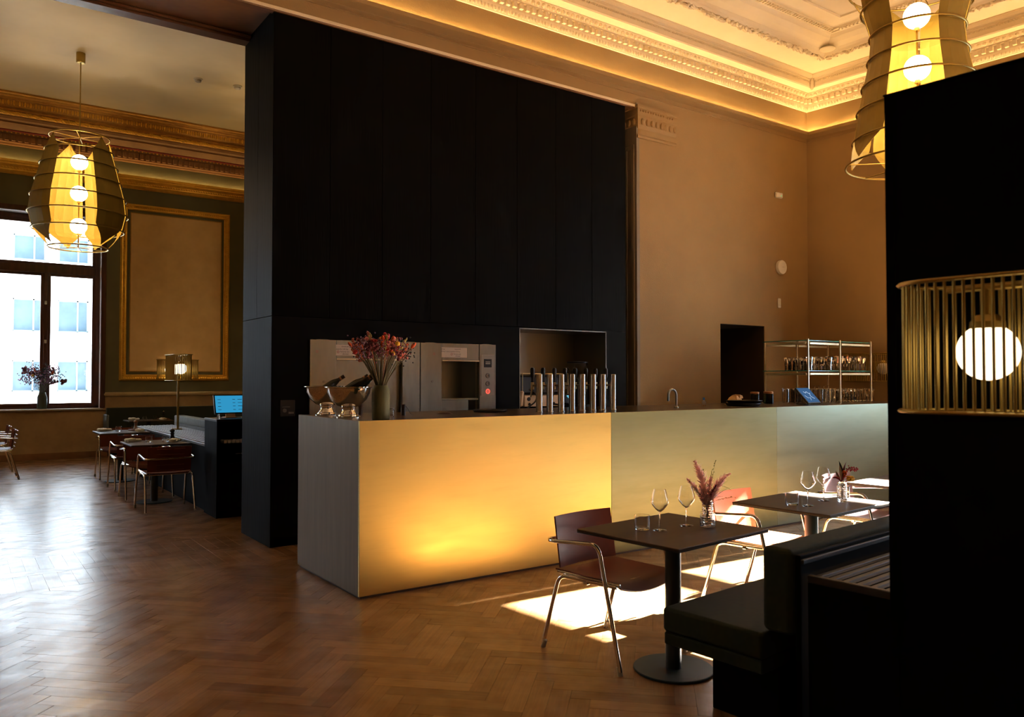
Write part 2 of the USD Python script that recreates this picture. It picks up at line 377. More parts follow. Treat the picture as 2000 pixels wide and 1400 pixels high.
planks.sort(key=lambda p: (not seen(p[0], p[1]), p[0] ** 2 + p[1] ** 2))
rest, restuv = [], []
for i, (x, y, a, L, W) in enumerate(planks):
    m, uv = plank(x, y, a, L, W)
    if m is None: continue
    if i < 300: obj(floor, 'plank', m, 'oak', uv=uv)
    else: rest.append(m); restuv.append(uv)
obj(floor, 'parquet', cat(rest), 'oak', uv=np.vstack(restuv), kind='stuff')

# walls of the two rooms
wb = sgroup('wall_back', label='beige wall behind the bar with a wide opening to the far room')
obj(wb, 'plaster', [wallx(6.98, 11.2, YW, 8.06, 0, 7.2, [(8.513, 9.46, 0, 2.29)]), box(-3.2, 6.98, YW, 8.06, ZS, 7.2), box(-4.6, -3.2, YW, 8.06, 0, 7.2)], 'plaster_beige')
door = sgroup('door_1', label='dark plain doorway opening in the beige wall behind the bar')
obj(door, 'passage_wall', [box(8.4, 8.513, 8.06, 11, 0, 2.4), box(9.46, 9.6, 8.06, 11, 0, 2.4), box(8.4, 9.6, 11, 11.1, 0, 2.4), box(8.4, 9.6, 8.06, 11.1, 2.3, 2.4)], 'passage')
obj(door, 'lining', [box(8.5, 8.518, YW + .01, 8.06, 0, 2.295), box(9.455, 9.475, YW + .01, 8.06, 0, 2.295), box(8.5, 9.475, YW + .01, 8.06, 2.285, 2.30)], 'passage')
wr = sgroup('wall_right', (XC, 7.139, 0), SK, label='beige right-hand wall with tall windows behind the dark screen')
mr = wallx(-.6 + .6, 11.4, 0, .55, 0, 7.2, [(2.70, 4.84, .9, 3.95), (7.3, 9.4, .9, 3.95)])
mr.vertices = np.stack([mr.vertices[:, 1], -mr.vertices[:, 0], mr.vertices[:, 2]], 1)
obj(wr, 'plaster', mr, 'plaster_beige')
struct('wall_front', wallx(-4.6, 12.2, -4.25, -4.0, 0, 7.2), 'plaster_beige', label='beige wall at the near end of the front room')
struct('wall_left', [box(-4.85, -4.6, -4.25, 18.2, 0, 7.2)][0], 'plaster_beige', label='plain wall at the left ends of both rooms')
struct('ceiling', box(-4.6, 12.2, -4.2, YW + .3, ZC, ZC + .2), 'ceiling_cream', label='cream stucco ceiling of the front room')
struct('ceiling_far', box(-4.6, 9.2, 8.0, YF + .6, ZF, ZF + .2), 'ceiling_far', label='ochre painted ceiling of the far room')
struct('wall_far_side', box(9.0, 9.25, 8.06, YF + .3, 0, 7.0), 'plaster_green', label='green side wall of the far room')
wf = sgroup('wall_far', label='far window wall with green plaster, ochre dado and gilded cornice')
WX = ((.44, 2.40), (-3.9, -1.94))
hol = [(a, b, .955, 4.72) for a, b in WX]
obj(wf, 'dado', wallx(-4.6, 9.0, YF, YF + .45, 0, 1.19, [(a, b, .955, 1.19) for a, b in WX]), 'plaster_dado')
obj(wf, 'plaster', wallx(-4.6, 9.0, YF, YF + .45, 1.19, 7.0, [(a, b, 1.19, 4.72) for a, b in WX]), 'plaster_green')
struct('trim_1', cat([sweep([(0, 1.185), (.018, 1.19), (.03, 1.205), (.034, 1.235), (.022, 1.25), (.02, 1.262), (0, 1.268)], [(a, YF, 0, -1), (b, YF, 0, -1)]) for a, b in ((2.44, 9), (-1.9, .40))] + [box(2.42, 9, YF - .03, YF, .915, .945, .006)]), 'stone_rail', label='pale stone dado rail along the far wall')
struct('baseboard_far', box(-4.6, 9, YF - .012, YF, 0, .12, .004), 'soffit_wood', label='dark baseboard under the far window')

# the opening: brown panelled soffit and the plastered-over pilaster
sf = sgroup('trim_2', label='brown varnished soffit over the wide opening')
obj(sf, 'soffit_board', box(-3.2, 6.98, YW + .002, 8.05, ZS - .012, ZS), 'soffit_wood')
for y0, y1, d in ((YW + .004, YW + .10, .028), (7.90, 8.058, .05), (7.86, 7.90, .03)):
    obj(sf, 'soffit_moulding', box(-3.2, 6.98, y0, y1, ZS - .012 - d, ZS - .012, .01), 'soffit_trim')
obj(sf, 'soffit_lip', box(-3.2, 6.95, YW - .004, YW + .03, ZS - .03, ZS + .001, .004), 'stucco_cream')
pl = sgroup('trim_3', label='pilaster capital half sunk in the beige wall beside the dark panel')
px = 6.98
obj(pl, 'pilaster', [box(px - .03, px + .02, YW - .004, 8.0, 0, 5.0), box(px - .045, px - .03, YW + .03, YW + .09, .3, 4.45, .006), box(px - .04, px - .03, YW + .16, YW + .19, .3, 4.45, .004), box(px - .045, px - .03, YW + .03, YW + .20, 4.42, 4.48, .005), box(px - .045, px - .03, YW + .03, YW + .2, .28, .34, .005)], 'jamb')
capprof = [(0, 4.56), (.022, 4.565), (.03, 4.585), (.02, 4.60), (.008, 4.61), (.008, 4.68), (.02, 4.69), (.045, 4.72), (.052, 4.79), (.046, 4.83), (.05, 4.845), (.05, 4.93), (.065, 4.94), (.065, 4.97), (0, 4.975)]
st = [(px, 7.9, -1, 0), (px, YW, -1, -1), (px + .72, YW, 0, -1)]
v = sweep([(d * .8, z) for d, z in capprof], st[:2] + [(px + .45, YW, 0, -1)])
obj(pl, 'capital', [v, sweep([(d * .5, z) for d, z in capprof], [(px + .45, YW, 0, -1), (px + .68, YW, 0, -1)])], 'plaster_beige')
obj(pl, 'egg_moulding', [ball((px + .04 + i * .085, YW - .042, 4.765), .034, 2, (.8, .55, 1.2)) for i in range(5)] + [ball((px + .465 + i * .085, YW - .028, 4.765), .032, 2, (.8, .45, 1.2)) for i in range(3)] + [ball((px - .042, YW + .03 + i * .085, 4.765), .034, 2, (.55, .8, 1.2)) for i in range(3)] + [ball((px + .01 + i * .045, YW - (.042 if i < 10 else .028), 4.90), .014, 1) for i in range(14)], 'plaster_beige', True)

# near room cornice: light shelf, LED cove, dentils, egg band, coffered mouldings
e0, e1 = right(-11.2)
ST = [(-4.6, YW, 0, -1), (XC, 7.139, -.926, -1), (e0, e1, -.997, -.077)]
STL = [(-4.6, YW, 0, -1), (XC, 7.139, -.926, -1), (e0, e1, -.997, -.077)]
cs = sgroup('trim_4', label='light shelf with a warm hidden strip running under the stucco cornice')
obj(cs, 'light_shelf', sweep([(0, 5.155), (.004, 5.16), (.075, 5.182), (.09, 5.19), (.09, 5.236), (.078, 5.236), (.078, 5.205), (0, 5.205)], STL), 'plaster_beige')
obj(cs, 'shelf_shadow_line', sweep([(0, 5.10), (.012, 5.102), (.012, 5.116), (0, 5.118)], STL), 'plaster_beige')
obj(cs, 'led_strip', sweep([(.024, 5.207), (.024, 5.213), (.039, 5.213), (.039, 5.207)], STL), 'led_strip')
co = sgroup('trim_5', label='cream stucco cornice with dentils, egg and leaf bands round the ceiling')
obj(co, 'cornice', sweep([(0, 5.565), (.012, 5.57), (.018, 5.59), (.03, 5.62), (.036, 5.65), (.036, 5.735), (.062, 5.74), (.062, 5.752), (.075, 5.757), (.10, 5.80), (.105, 5.808), (.105, 5.818), (.235, 5.818), (.24, 5.815), (.25, 5.83), (.25, 5.92), (.262, 5.93), (.262, 5.945), (.285, 5.95), (.305, 5.985), (.305, 6.003), (.72, 6.003), (.735, 5.995), (.77, 5.995), (.80, 6.02), (.84, 6.045), (.92, 6.075), (1.0, 6.115), (1.045, 6.15), (1.06, 6.145), (1.075, 6.15), (1.075, 6.165), (1.12, 6.165), (1.13, 6.185), (1.19, 6.19), (1.2, 6.18), (1.36, 6.18), (1.37, 6.199)], ST), 'stucco_cream')
def along(d, z, step, lo=1.5, wally0=.2, wally1=6.6):
    # points of a moulding at offset d and height z, first along the bar wall, then along the right-hand wall
    out = []
    x = XC - .926 * d - step / 2
    while x > lo: out.append((x, YW - d, z, 0)); x -= step
    y = -d - step / 2
    while y > -wally1: p = right(y, -d); out.append((p[0], p[1], z, SK + 90)); y -= step
    return out
for x, y, z, a in along(.05, 5.70, .088):
    if x > 3.2 and y > 1.6: obj(co, 'dentil', mv(rot(box(-.024, .024, -.02, .02, -.032, .034, .004), a), x, y, z), 'stucco_cream')
obj(co, 'egg_band', [mv(rot(ball((0, 0, 0), .03, 1, (.85, .6, 1.0)), a), x, y, z) for x, y, z, a in along(.088, 5.778, .072)], 'stucco_cream', True, kind='stuff')
obj(co, 'leaf_band', [mv(rot(ball((0, 0, 0), .022, 1, (.7, .5, 1.5)), a), x, y, z) for x, y, z, a in along(.024, 5.612, .046)], 'stucco_cream', True, kind='stuff')
obj(co, 'bead_band', [mv(ball((0, 0, 0), .011, 1), x, y, z) for x, y, z, a in along(.256, 5.90, .03)], 'stucco_cream', True, kind='stuff')
g = []
for x, y, z, a in along(.735, 5.99, .055):
    for k in range(3):
        g.append(mv(rot(rot(ball((0, 0, 0), .035, 1, (1.2, .55, .6)), rng.uniform(-40, 40), (0, 1, 0)), a + rng.uniform(-50, 50)), x + rng.uniform(-.02, .02), y + rng.uniform(-.03, .03), z + rng.uniform(-.02, .012)))
obj(co, 'leaf_garland', g, 'stucco_cream', True, kind='stuff')
obj(co, 'tongue_band', [mv(rot(box(-.013, .013, -.025, .025, -.012, .012, .005), a), x, y, z) for x, y, z, a in along(1.10, 6.156, .05)], 'stucco_cream', kind='stuff')
for d, z, s in ((.90, 6.03, (.105, .105, .02)), (.262, 5.89, (.035, .035, .11))):
    obj(co, 'corner_leaf', mv(rot(ball((0, 0, 0), 1, 2, s), 47), XC - .926 * d, YW - d, z), 'ceiling_cream', True)

# far room cornice and gilded mouldings
SF = [(-4.6, YF, 0, -1), (9.0, YF, 0, -1)]
cf = sgroup('trim_6', label='gilded and painted cornice along the far window wall')
obj(cf, 'gilt_moulding', sweep([(0, 5.37), (.012, 5.375), (.03, 5.39), (.05, 5.425), (.06, 5.43), (.06, 5.445), (.05, 5.45), (.06, 5.50), (.085, 5.53), (.10, 5.535), (.10, 5.55), (.085, 5.555), (.085, 5.575), (.11, 5.58), (.11, 5.60), (0, 5.605)], SF), 'gold_leaf')
obj(cf, 'led_strip', box(-4.5, 9, YF - .075, YF - .05, 5.607, 5.612), 'led_far', label='hidden warm light strip')
obj(cf, 'moulding_lip', sweep([(.10, 5.60), (.112, 5.60), (.112, 5.625), (.10, 5.625), (.10, 5.60)], SF), 'gold_leaf')
obj(cf, 'rosette_band', [ball((x, YF - .062, 5.477), .02, 1, (1.2, .6, .8)) for x in np.arange(-1, 6, .05)], 'gold_leaf', True, kind='stuff')
obj(cf, 'architrave', sweep([(0, 5.90), (.04, 5.905), (.05, 5.94), (.08, 5.95), (.08, 6.10), (.13, 6.11), (.15, 6.135)], SF), 'stucco_brown')
obj(cf, 'red_fillet', sweep([(.15, 6.135), (.175, 6.138), (.175, 6.152), (.15, 6.155)], SF), 'red_line')
obj(cf, 'cove', sweep([(.15, 6.155), (.2, 6.16), (.24, 6.19), (.30, 6.235), (.33, 6.24), (.33, 6.27), (.40, 6.29), (.44, 6.33), (.44, 6.345)], SF), 'stucco_brown')
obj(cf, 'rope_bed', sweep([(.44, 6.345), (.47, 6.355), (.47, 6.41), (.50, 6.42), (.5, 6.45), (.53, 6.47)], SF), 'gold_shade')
obj(cf, 'gilt_rope', [mv(rot(rot(ball((0, 0, 0), .04, 1, (1.3, .6, .55)), rng.uniform(15, 45), (0, 1, 0)), rng.uniform(-25, 25)), x, YF - .475, 6.385 + rng.uniform(-.01, .01)) for x in np.arange(-1.2, 6, .042)], 'gold_leaf', True, kind='stuff')
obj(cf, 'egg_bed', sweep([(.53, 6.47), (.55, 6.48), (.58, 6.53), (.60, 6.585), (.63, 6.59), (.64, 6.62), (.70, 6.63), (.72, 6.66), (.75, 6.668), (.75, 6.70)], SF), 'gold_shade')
obj(cf, 'gilt_egg_band', [ball((x, YF - .595, 6.535), .036, 1, (.6, .6, 1.3)) for x in np.arange(-1.2, 6, .085)] + [ball((x, YF - .60, 6.535), .012, 1, (.8, .8, 3)) for x in np.arange(-1.1575, 6, .085)], 'gold_leaf', True, kind='stuff')
for x in np.arange(.2, 5.4, .105): obj(cf, 'dentil', box(x, x + .065, YF - .125, YF - .08, 5.965, 6.075, .006), 'stucco_brown')
obj(cf, 'gilt_bead_row', [ball((x, YF - .135, 6.118), .016, 1, (1, .8, 1)) for x in np.arange(.2, 5.4, .07)], 'gold_leaf', True, kind='stuff')

# windows
def window(name, loc, r, w, zs, label):
    # w = clear half width from mullion centre to the outer edge of the glass; zs = sill, lower glass, lower head, upper glass bottom, upper glass top, head
    t = sgroup(name, loc, r, label)
    s0, g0, g1, g2, g3, h = zs
    o = w + .19
    obj(t, 'outer_frame', [box(-o, -w - .05, -.03, .09, s0, h, .008), box(w + .05, o, -.03, .09, s0, h, .008), box(-o, o, -.03, .09, g3 + .06, h, .008), box(-o, o, -.03, .09, s0, g0 - .05, .008)], 'window_wood')
    obj(t, 'transom', box(-w - .05, w + .05, -.06, .07, g1 + .05, g2 - .05, .012), 'window_wood')
    obj(t, 'mullion', box(-.035, .035, -.05, .05, g0 - .05, g1 + .06, .008), 'window_wood')
    for s in (-1, 1):
        a, b = sorted((s * .035, s * (w + .055)))
        obj(t, 'sash', [box(a, a + .05, -.025, .03, g0 - .055, g1 + .055, .006), box(b - .05, b, -.025, .03, g0 - .055, g1 + .055, .006), box(a + .05, b - .05, -.025, .03, g0 - .055, g0, .006), box(a + .05, b - .05, -.025, .03, g1, g1 + .055, .006)], 'window_wood')
        obj(t, 'glass_pane', box(a + .048, b - .048, .0, .004, g0 - .01, g1 + .01), 'window_glass')
    obj(t, 'upper_sash', [box(-w - .055, -w, -.025, .03, g2 - .05, g3 + .06, .006), box(w, w + .055, -.025, .03, g2 - .05, g3 + .06, .006), box(-w, w, -.025, .03, g3, g3 + .06, .006), box(-w, w, -.025, .03, g2 - .05, g2, .006)], 'window_wood')
    obj(t, 'upper_pane', box(-w - .01, w + .01, 0, .004, g2 - .01, g3 + .01), 'window_glass')
    for z in (s0 + .55, s0 + 1.3, s0 + 2.05):
        obj(t, 'window_latch', [box(-.02, .02, -.075, -.05, z - .035, z + .035, .006), ball((0, -.085, z), .016, 1)], 'brass_satin')
    return t
zs = (.955, 1.06, 3.53, 3.79, 4.545, 4.75)
window('window_1', (1.45, YF + .30, 0), 0, .80, zs, 'dark wooden casement window in the far wall, a flower vase on its sill')
window('window_2', (-2.92, YF + .30, 0), 0, .80, zs, 'dark wooden casement window further left in the far wall')
for i, (a, b) in enumerate(WX):
    rv = sgroup('trim_%d' % (7 + i), label='pale splayed reveal, stone sill and dark architrave of the far window' if i == 0 else 'pale splayed reveal and dark architrave of the other far window')
    obj(rv, 'reveal', [box(a - .004, a + .015, YF + .0, YF + .44, .96, 4.72), box(b - .015, b + .004, YF + .0, YF + .44, .96, 4.72), box(a, b, YF, YF + .44, 4.70, 4.725)], 'reveal')
    obj(rv, 'sill', box(a - .08, b + .02, YF - .06, YF + .30, .925, .958, .008), 'sill_stone')
    obj(rv, 'architrave', [box(a - .06, a + .03, YF - .03, YF + .002, .96, 4.80, .008), box(b - .03, b + .06, YF - .03, YF + .002, .96, 4.80, .008), box(a - .06, b + .06, YF - .03, YF + .002, 4.70, 4.80, .008)], 'window_wood')
zr = (.90, 1.0, 2.94, 3.14, 3.73, 3.93)
for i, yc in enumerate((-3.77, -8.35)):
    p = right(yc, .33)
    window('window_%d' % (3 + i), (p[0], p[1], 0), SK - 90, .835, zr, 'tall casement window in the right-hand wall behind the dark screen' if i == 0 else 'tall casement window in the right-hand wall nearest the front')

# the street outside the far window
fa = thing('street_facade', 'white rendered building with square windows across the street', 'building', (0, 32, 0))
cols = [(-6.2, -5.0), (-4.2, -3.2), (-2.7, -1.7), (-1.1, -.1), (.25, 1.25), (1.64, 2.62), (3.0, 3.98), (4.5, 5.5), (6.0, 7.0), (7.5, 8.5)]
rows = [(-3.4, -2.2), (-1.2, .0), (1.07, 2.17), (3.17, 4.32), (5.66, 6.55), (7.9, 8.9), (10.2, 11.3)]
hs = [(a, b, c, d) for a, b in cols for c, d in rows]
obj(fa, 'wall', wallx(-14, 16, 0, .6, -7, 13, hs), 'facade_white')
for a, b, c, d in hs:
    w_ = obj(fa, 'window', [box(a, b, .22, .27, c, c + .05), box(a, b, .22, .27, d - .05, d), box(a, a + .05, .22, .27, c, d), box(b - .05, b, .22, .27, c, d), box((a + b) / 2 + .12, (a + b) / 2 + .17, .22, .27, c, d)], 'facade_frame')
    obj(w_, 'pane', box(a + .04, b - .04, .24, .25, c + .04, d - .04), 'facade_pane')
struct('street', box(-30, 30, 18.2, 32, -7.2, -7.0), 'asphalt', label='grey street below the far window')

# ------------------------------------------------------------------ wall panel, black serving block, bar
wp = thing('wall_panel', 'gilt-framed plaster panel on the green far wall right of the window', 'wall panel', (0, YF, 0))
obj(wp, 'field', box(2.84, 4.72, -.006, 0, 1.62, 4.94), 'plaster_green')
obj(wp, 'fresco', box(2.90, 4.66, -.010, -.004, 1.69, 4.88), 'plaster_fresco')
obj(wp, 'frame_moulding', frame([(0, 0), (.005, .02), (.03, .05), (.045, .055), (.05, .04), (.085, .028), (.095, .035), (.11, .038), (.115, .02), (.125, .016), (.13, .004)], 2.705, 4.85, 1.49, 5.075, 0), 'gold_leaf')
obj(wp, 'inner_fillet', frame([(0, 0), (.002, .016), (.016, .016), (.018, 0)], 2.885, 4.675, 1.675, 4.895, 0), 'gold_shade')
b = []
for z in np.arange(1.56, 5.02, .045): b += [ball((x, -.036, z), .017, 1, (1, .7, .8)) for x in (2.772, 4.783)]
for x in np.arange(2.77, 4.79, .045): b += [ball((x, -.036, z), .017, 1, (.8, .7, 1)) for z in (1.557, 5.008)]
obj(wp, 'bead_row', b, 'gold_leaf', True, kind='stuff')

BX0, BX1, BY0, BY1 = 2.381, 6.80, 7.177, 8.055
blk = thing('serving_block', 'tall black wood-clad serving block filling the opening behind the bar', 'partition')
L0, L1, HZ0, HZ1 = 5.177, 6.465, 1.20, 2.105
obj(blk, 'carcass', [box(BX0 + .02, L0, BY0 + .45, BY1 - .02, 0, ZS - .02), box(L1 + .01, BX1 - .02, BY0 + .05, BY1 - .02, 0, ZS - .02), box(BX0 + .02, BX1 - .02, BY0 + .02, BY1 - .02, 2.16, ZS - .02), box(BX0 + .02, L0 - .01, BY0 + .03, BY0 + .44, 0, 1.09), box(L0, BX1 - .02, BY0 + .03, BY0 + .6, 0, 1.17)], 'black_wood_dark')
n = 8
for i in range(n):
    w = (BX1 - BX0) / n
    obj(blk, 'front_panel', box(BX0 + i * w + .0015, BX0 + (i + 1) * w - .0015, BY0, BY0 + .022, 2.122, ZS - .004, .0015), 'black_wood')
obj(blk, 'lower_front_panel', [wallx(BX0 + .001, BX1, BY0, BY0 + .022, .09, 2.118, [(2.74, 4.83, 1.12, 1.905), (L0, L1, HZ0, HZ1)])], 'black_wood_dark')
for i in range(2):
    w = (BY1 - BY0) / 2
    obj(blk, 'side_panel', box(BX0 - .004, BX0 + .02, BY0 + i * w + .0015, BY0 + (i + 1) * w - .0015, 2.122, ZS - .004, .0015), 'black_wood')
obj(blk, 'lower_side_panel', box(BX0 - .004, BX0 + .02, BY0 + .001, BY1, .005, 2.118, .0015), 'black_wood')
obj(blk, 'plinth', box(BX0 + .02, BX1, BY0 + .03, BY1, 0, .09), 'black_wood_dark')
hp = obj(blk, 'hatch_lining', [box(L0 + .005, L1 - .005, BY0 + .585, BY0 + .595, HZ0, HZ1), box(L0, L0 + .006, BY0 + .005, BY0 + .59, HZ0, HZ1), box(L1 - .006, L1, BY0 + .005, BY0 + .59, HZ0, HZ1), box(L0, L1, BY0 + .005, BY0 + .59, HZ1 - .006, HZ1), box(L0, L1, BY0 - .03, BY0 + .59, HZ0 - .02, HZ0)], 'steel_side', label='stainless lining of the open hatch')
obj(blk, 'hatch_trim', [box(L0 - .006, L0 + .004, BY0 - .004, BY0 + .01, HZ0, HZ1), box(L1 - .004, L1 + .006, BY0 - .004, BY0 + .01, HZ0, HZ1), box(L0 - .006, L1 + .006, BY0 - .004, BY0 + .01, HZ1 - .004, HZ1 + .006)], 'steel')
so = thing('socket_panel', 'small dark socket panel on the black block left of the lifts', 'socket', (2.53, BY0 - .0005, 1.27))
obj(so, 'plate', box(-.07, .07, -.008, 0, -.075, .075, .003), 'black_plastic')
obj(so, 'key_switch', [box(-.05, .02, -.014, -.008, .01, .016), box(.005, .055, -.016, -.008, -.052, -.034, .002), mv(rot(cyl(0, 0, 0, .012, .018), 90, (1, 0, 0)), -.03, -.006, -.02)], 'steel_dark')

def lift(x0, x1, name, label, open_):
    t = thing(name, label, 'dumbwaiter', (0, BY0 - .02, 0))
    zt = 1.913
    xa, xb = (x0 + .265, x1 - .205) if not open_ else (x0 + .255, x1 - .215)
    obj(t, 'left_post', box(x0, xa - .003, 0, .045, 1.10, zt, .003), 'steel')
    obj(t, 'right_post', box(xb + .003, x1, 0, .045, 1.10, zt, .003), 'steel')
    obj(t, 'header', box(xa, xb, .004, .045, 1.735, zt, .003), 'steel')
    obj(t, 'header_lip', box(xa, xb, -.004, .012, 1.725, 1.736, .002), 'brass_satin')
    y = .33 if open_ else .05
    obj(t, 'cabin_back' if open_ else 'door', box(xa, xb, y, y + .02, 1.10, 1.735), 'steel')
    if open_:
        obj(t, 'cabin_side', [box(xb - .02, xb, .045, .35, 1.10, 1.735), box(xa, xa + .01, .045, .35, 1.1, 1.735), box(xa, xb, .045, .35, 1.735, 1.75)], 'steel_side')
        obj(t, 'door_edge', box(xa, xb, .02, .06, 1.315, 1.335, .003), 'steel')
        obj(t, 'lower_door', box(xa, xb - .12, .03, .045, 1.10, 1.315, .002), 'steel')
        c = (xb + x1) / 2
        cp = obj(t, 'control_panel', box(c - .085, c + .085, -.003, .001, 1.36, 1.80, .001), 'steel_side')
        obj(cp, 'display', box(c - .05, c + .05, -.006, -.002, 1.665, 1.755, .001), 'black_plastic')
        obj(cp, 'display_text', [box(c - .03, c + .03, -.0065, -.0055, z, z + .010) for z in (1.718, 1.700)], 'grey_plastic')
        for z, m in ((1.575, 'steel_dark'), (1.49, 'steel_dark'), (1.405, 'button_red')):
            obj(cp, 'call_button', [mv(rot(lathe([(.014, 0), (.028, 0), (.028, .006), (.014, .006), (.014, 0)], 20), 90, (1, 0, 0)), c, -.002, z), mv(rot(cyl(0, 0, 0, .004, .006, 10), 90, (1, 0, 0)), c, -.002, z)], m)
    obj(t, 'lock', mv(rot(cyl(0, 0, 0, .006, .013, 14), 90, (1, 0, 0)), x0 + .14, .001, 1.515), 'steel_dark')
    obj(t, 'post_cap', [mv(ball((0, 0, 0), .07, 2, (1, .25, .09)), x, .02, zt) for x in ((x0 + xa) / 2, (xb + x1) / 2)], 'steel')
    sx = xb - .20 - .38 if open_ else xb - .92
    s = obj(t, 'notice_plate', box(sx, sx + .425, .001, .005, 1.765, 1.87, .001), 'paper')
    obj(s, 'lettering', [text('Speiseaufzug', .012, sx + .045, .001, 1.847), text('Goods lift', .012, sx + .27, .001, 1.847), text('Tragkraft: 100 kg  Load capacity 100 kg', .0125, sx + .01, .001, 1.822), text('Betreten', .012, sx + .045, .001, 1.797), text('verboten', .012, sx + .045, .001, 1.776), text('Persons not', .012, sx + .255, .001, 1.797), text('allowed', .012, sx + .28, .001, 1.776)], 'ink')
    obj(s, 'warning_mark', [mv(rot(lathe([(.008, 0), (.012, 0), (.012, .001), (.008, .001), (.008, 0)], 16), 90, (1, 0, 0)), sx + q, .001, 1.80) for q in (.025, .235)], 'ink_red')
lift(2.735, 3.905, 'dumbwaiter', 'stainless steel dumbwaiter with closed door behind the flower vase', False)
lift(3.91, 4.842, 'dumbwaiter', 'stainless steel dumbwaiter with open cabin and call buttons', True)

bar = thing('bar_counter', 'long brass-clad bar counter with dark worktop', 'bar counter')
B0, B1, BF, BB, BH = 2.339, 9.95, 5.163, 6.37, 1.247
seams = [B0, 4.713, 7.036, 9.36, B1]
for i, m in enumerate(('brass_warm', 'brass_reflect_green', 'brass_reflect_pale', 'brass_reflect_pale')):  # panels after the first carry reflected daylight in their colour
    obj(bar, 'front_panel', box(seams[i] + (.001 if i else 0), seams[i + 1] - .001, BF, BF + .02, .018, BH, .0015), m, label=('warm polished brass front panel', 'brass front panel tinted greenish for reflected daylight', None, None)[i])
obj(bar, 'end_panel', box(B0, B0 + .02, BF + .021, BB, .018, BH, .0015), 'brass_end', label='dull vertical-grained end panel')
obj(bar, 'carcass', box(B0 + .02, B1 - .01, BF + .02, BB - .01, .03, BH - .025), 'black_wood_dark')
obj(bar, 'worktop', box(B0 + .02, B1 - .002, BF + .02, BB + .01, BH - .025, BH - .0006), 'worktop')
obj(bar, 'plinth', box(B0 + .012, B1 - .02, BF + .012, BB - .02, 0, .03), 'ink')

# beer taps
ZT = BH
tap = thing('beer_tap', 'leftmost steel tap column with a black lever on the bar', 'beer tap', (4.253, 5.60, ZT), 0, 'row of eight tap columns')
obj(tap, 'column', lathe([(0, 0), (.034, 0), (.034, .006), (.029, .010), (.029, .335), (.027, .338), (0, .338)], 28), 'steel_bright', 30)
fz = obj(tap, 'faucet', [rod((0, .0, .235), (0, .10, .235), .010), cyl(0, .10, .20, .265, .016, 14), rod((0, .10, .215), (0, .125, .13), .008)], 'brass_satin', 30)
obj(tap, 'lever', mv(lathe([(0, .265), (.009, .265), (.010, .30), (.018, .32), (.020, .38), (.014, .395), (0, .398)], 16), 0, .10), 'black_plastic', 30)
for i, x in enumerate((4.372, 4.503, 4.629, 4.751, 4.882, 5.003, 5.133)):
    copy(tap, (x, 5.60, ZT), 0, '%s steel tap column counted from the left on the bar' % ('second third fourth fifth sixth seventh eighth'.split()[i]))

# espresso machine and grinder in the hatch
es = thing('espresso_machine', 'cream and steel espresso machine half hidden behind the taps', 'coffee machine', (5.30, 7.30, 0))
obj(es, 'stand', box(-.05, .70, -.05, .34, 1.2005, 1.225), 'black_wood_dark')
obj(es, 'housing', [soft(.0, .70, 0, .3, 1.23, 1.36, .02), box(.0, .70, .16, .34, 1.36, 1.58, .02)], 'black_plastic')
obj(es, 'side_panel', rot(box(-.05, .0, -.04, .26, 1.22, 1.40, .015), 8, (0, 1, 0), (0, 0, 1.3)), 'cream_metal')
obj(es, 'front_plate', box(.0, .5, -.045, -.01, 1.215, 1.35, .008), 'cream_metal')
obj(es, 'gauge', [mv(rot(cyl(0, 0, 0, .008, .022, 16), 90, (1, 0, 0)), .06, -.045, 1.31), mv(rot(cyl(0, 0, 0, .008, .016, 16), 90, (1, 0, 0)), .07, -.045, 1.25)], 'black_plastic')
obj(es, 'hose', tube(fillet([(.1, .0, 1.42), (.16, -.07, 1.36), (.13, -.09, 1.28), (.0, -.07, 1.2), (.08, -.1, 1.19)], .05), .009), 'black_plastic', True)
obj(es, 'portafilter', [cyl(x, -.02, 1.235, 1.27, .034, 16) for x in (.42, .58)] + [rod((x, -.03, 1.25), (x, -.16, 1.24), .011) for x in (.42, .58)], 'black_plastic', 30)
obj(es, 'cup_rail', [rod((.02, .02, 1.60), (.69, .02, 1.60), .005), rod((.02, .3, 1.60), (.69, .3, 1.60), .005)] + [rod((x, .02, 1.36), (x, .02, 1.60), .005) for x in (.02, .24, .46, .69)], 'brass_satin', 30)
obj(es, 'indicator', [ball((.18, -.05, 1.445), .011, 1)], 'lamp_red')
obj(es, 'status_light', [box(.655, .685, -.012, -.0, 1.330, 1.342), box(.67, .70, -.012, -.0, 1.315, 1.325)], 'lamp_blue')
gr = thing('coffee_grinder', 'black coffee grinder with clear hopper behind the taps', 'coffee grinder', (6.22, 7.42, 1.2005))
obj(gr, 'body', [soft(-.09, .09, -.1, .1, .03, .36, .03), box(-.1, .1, -.13, .12, 0, .03, .006), box(-.05, .05, -.15, -.09, .2, .26, .01)], 'black_plastic')
obj(gr, 'hopper', mv(lathe([(.05, .36), (.115, .44), (.125, .53), (.121, .53), (.111, .443), (.046, .362)], 24), 0, 0), 'glass', 30)
obj(gr, 'hopper_lid', lathe([(0, .53), (.128, .53), (.13, .545), (.05, .555), (0, .555)], 24), 'black_plastic', 30)

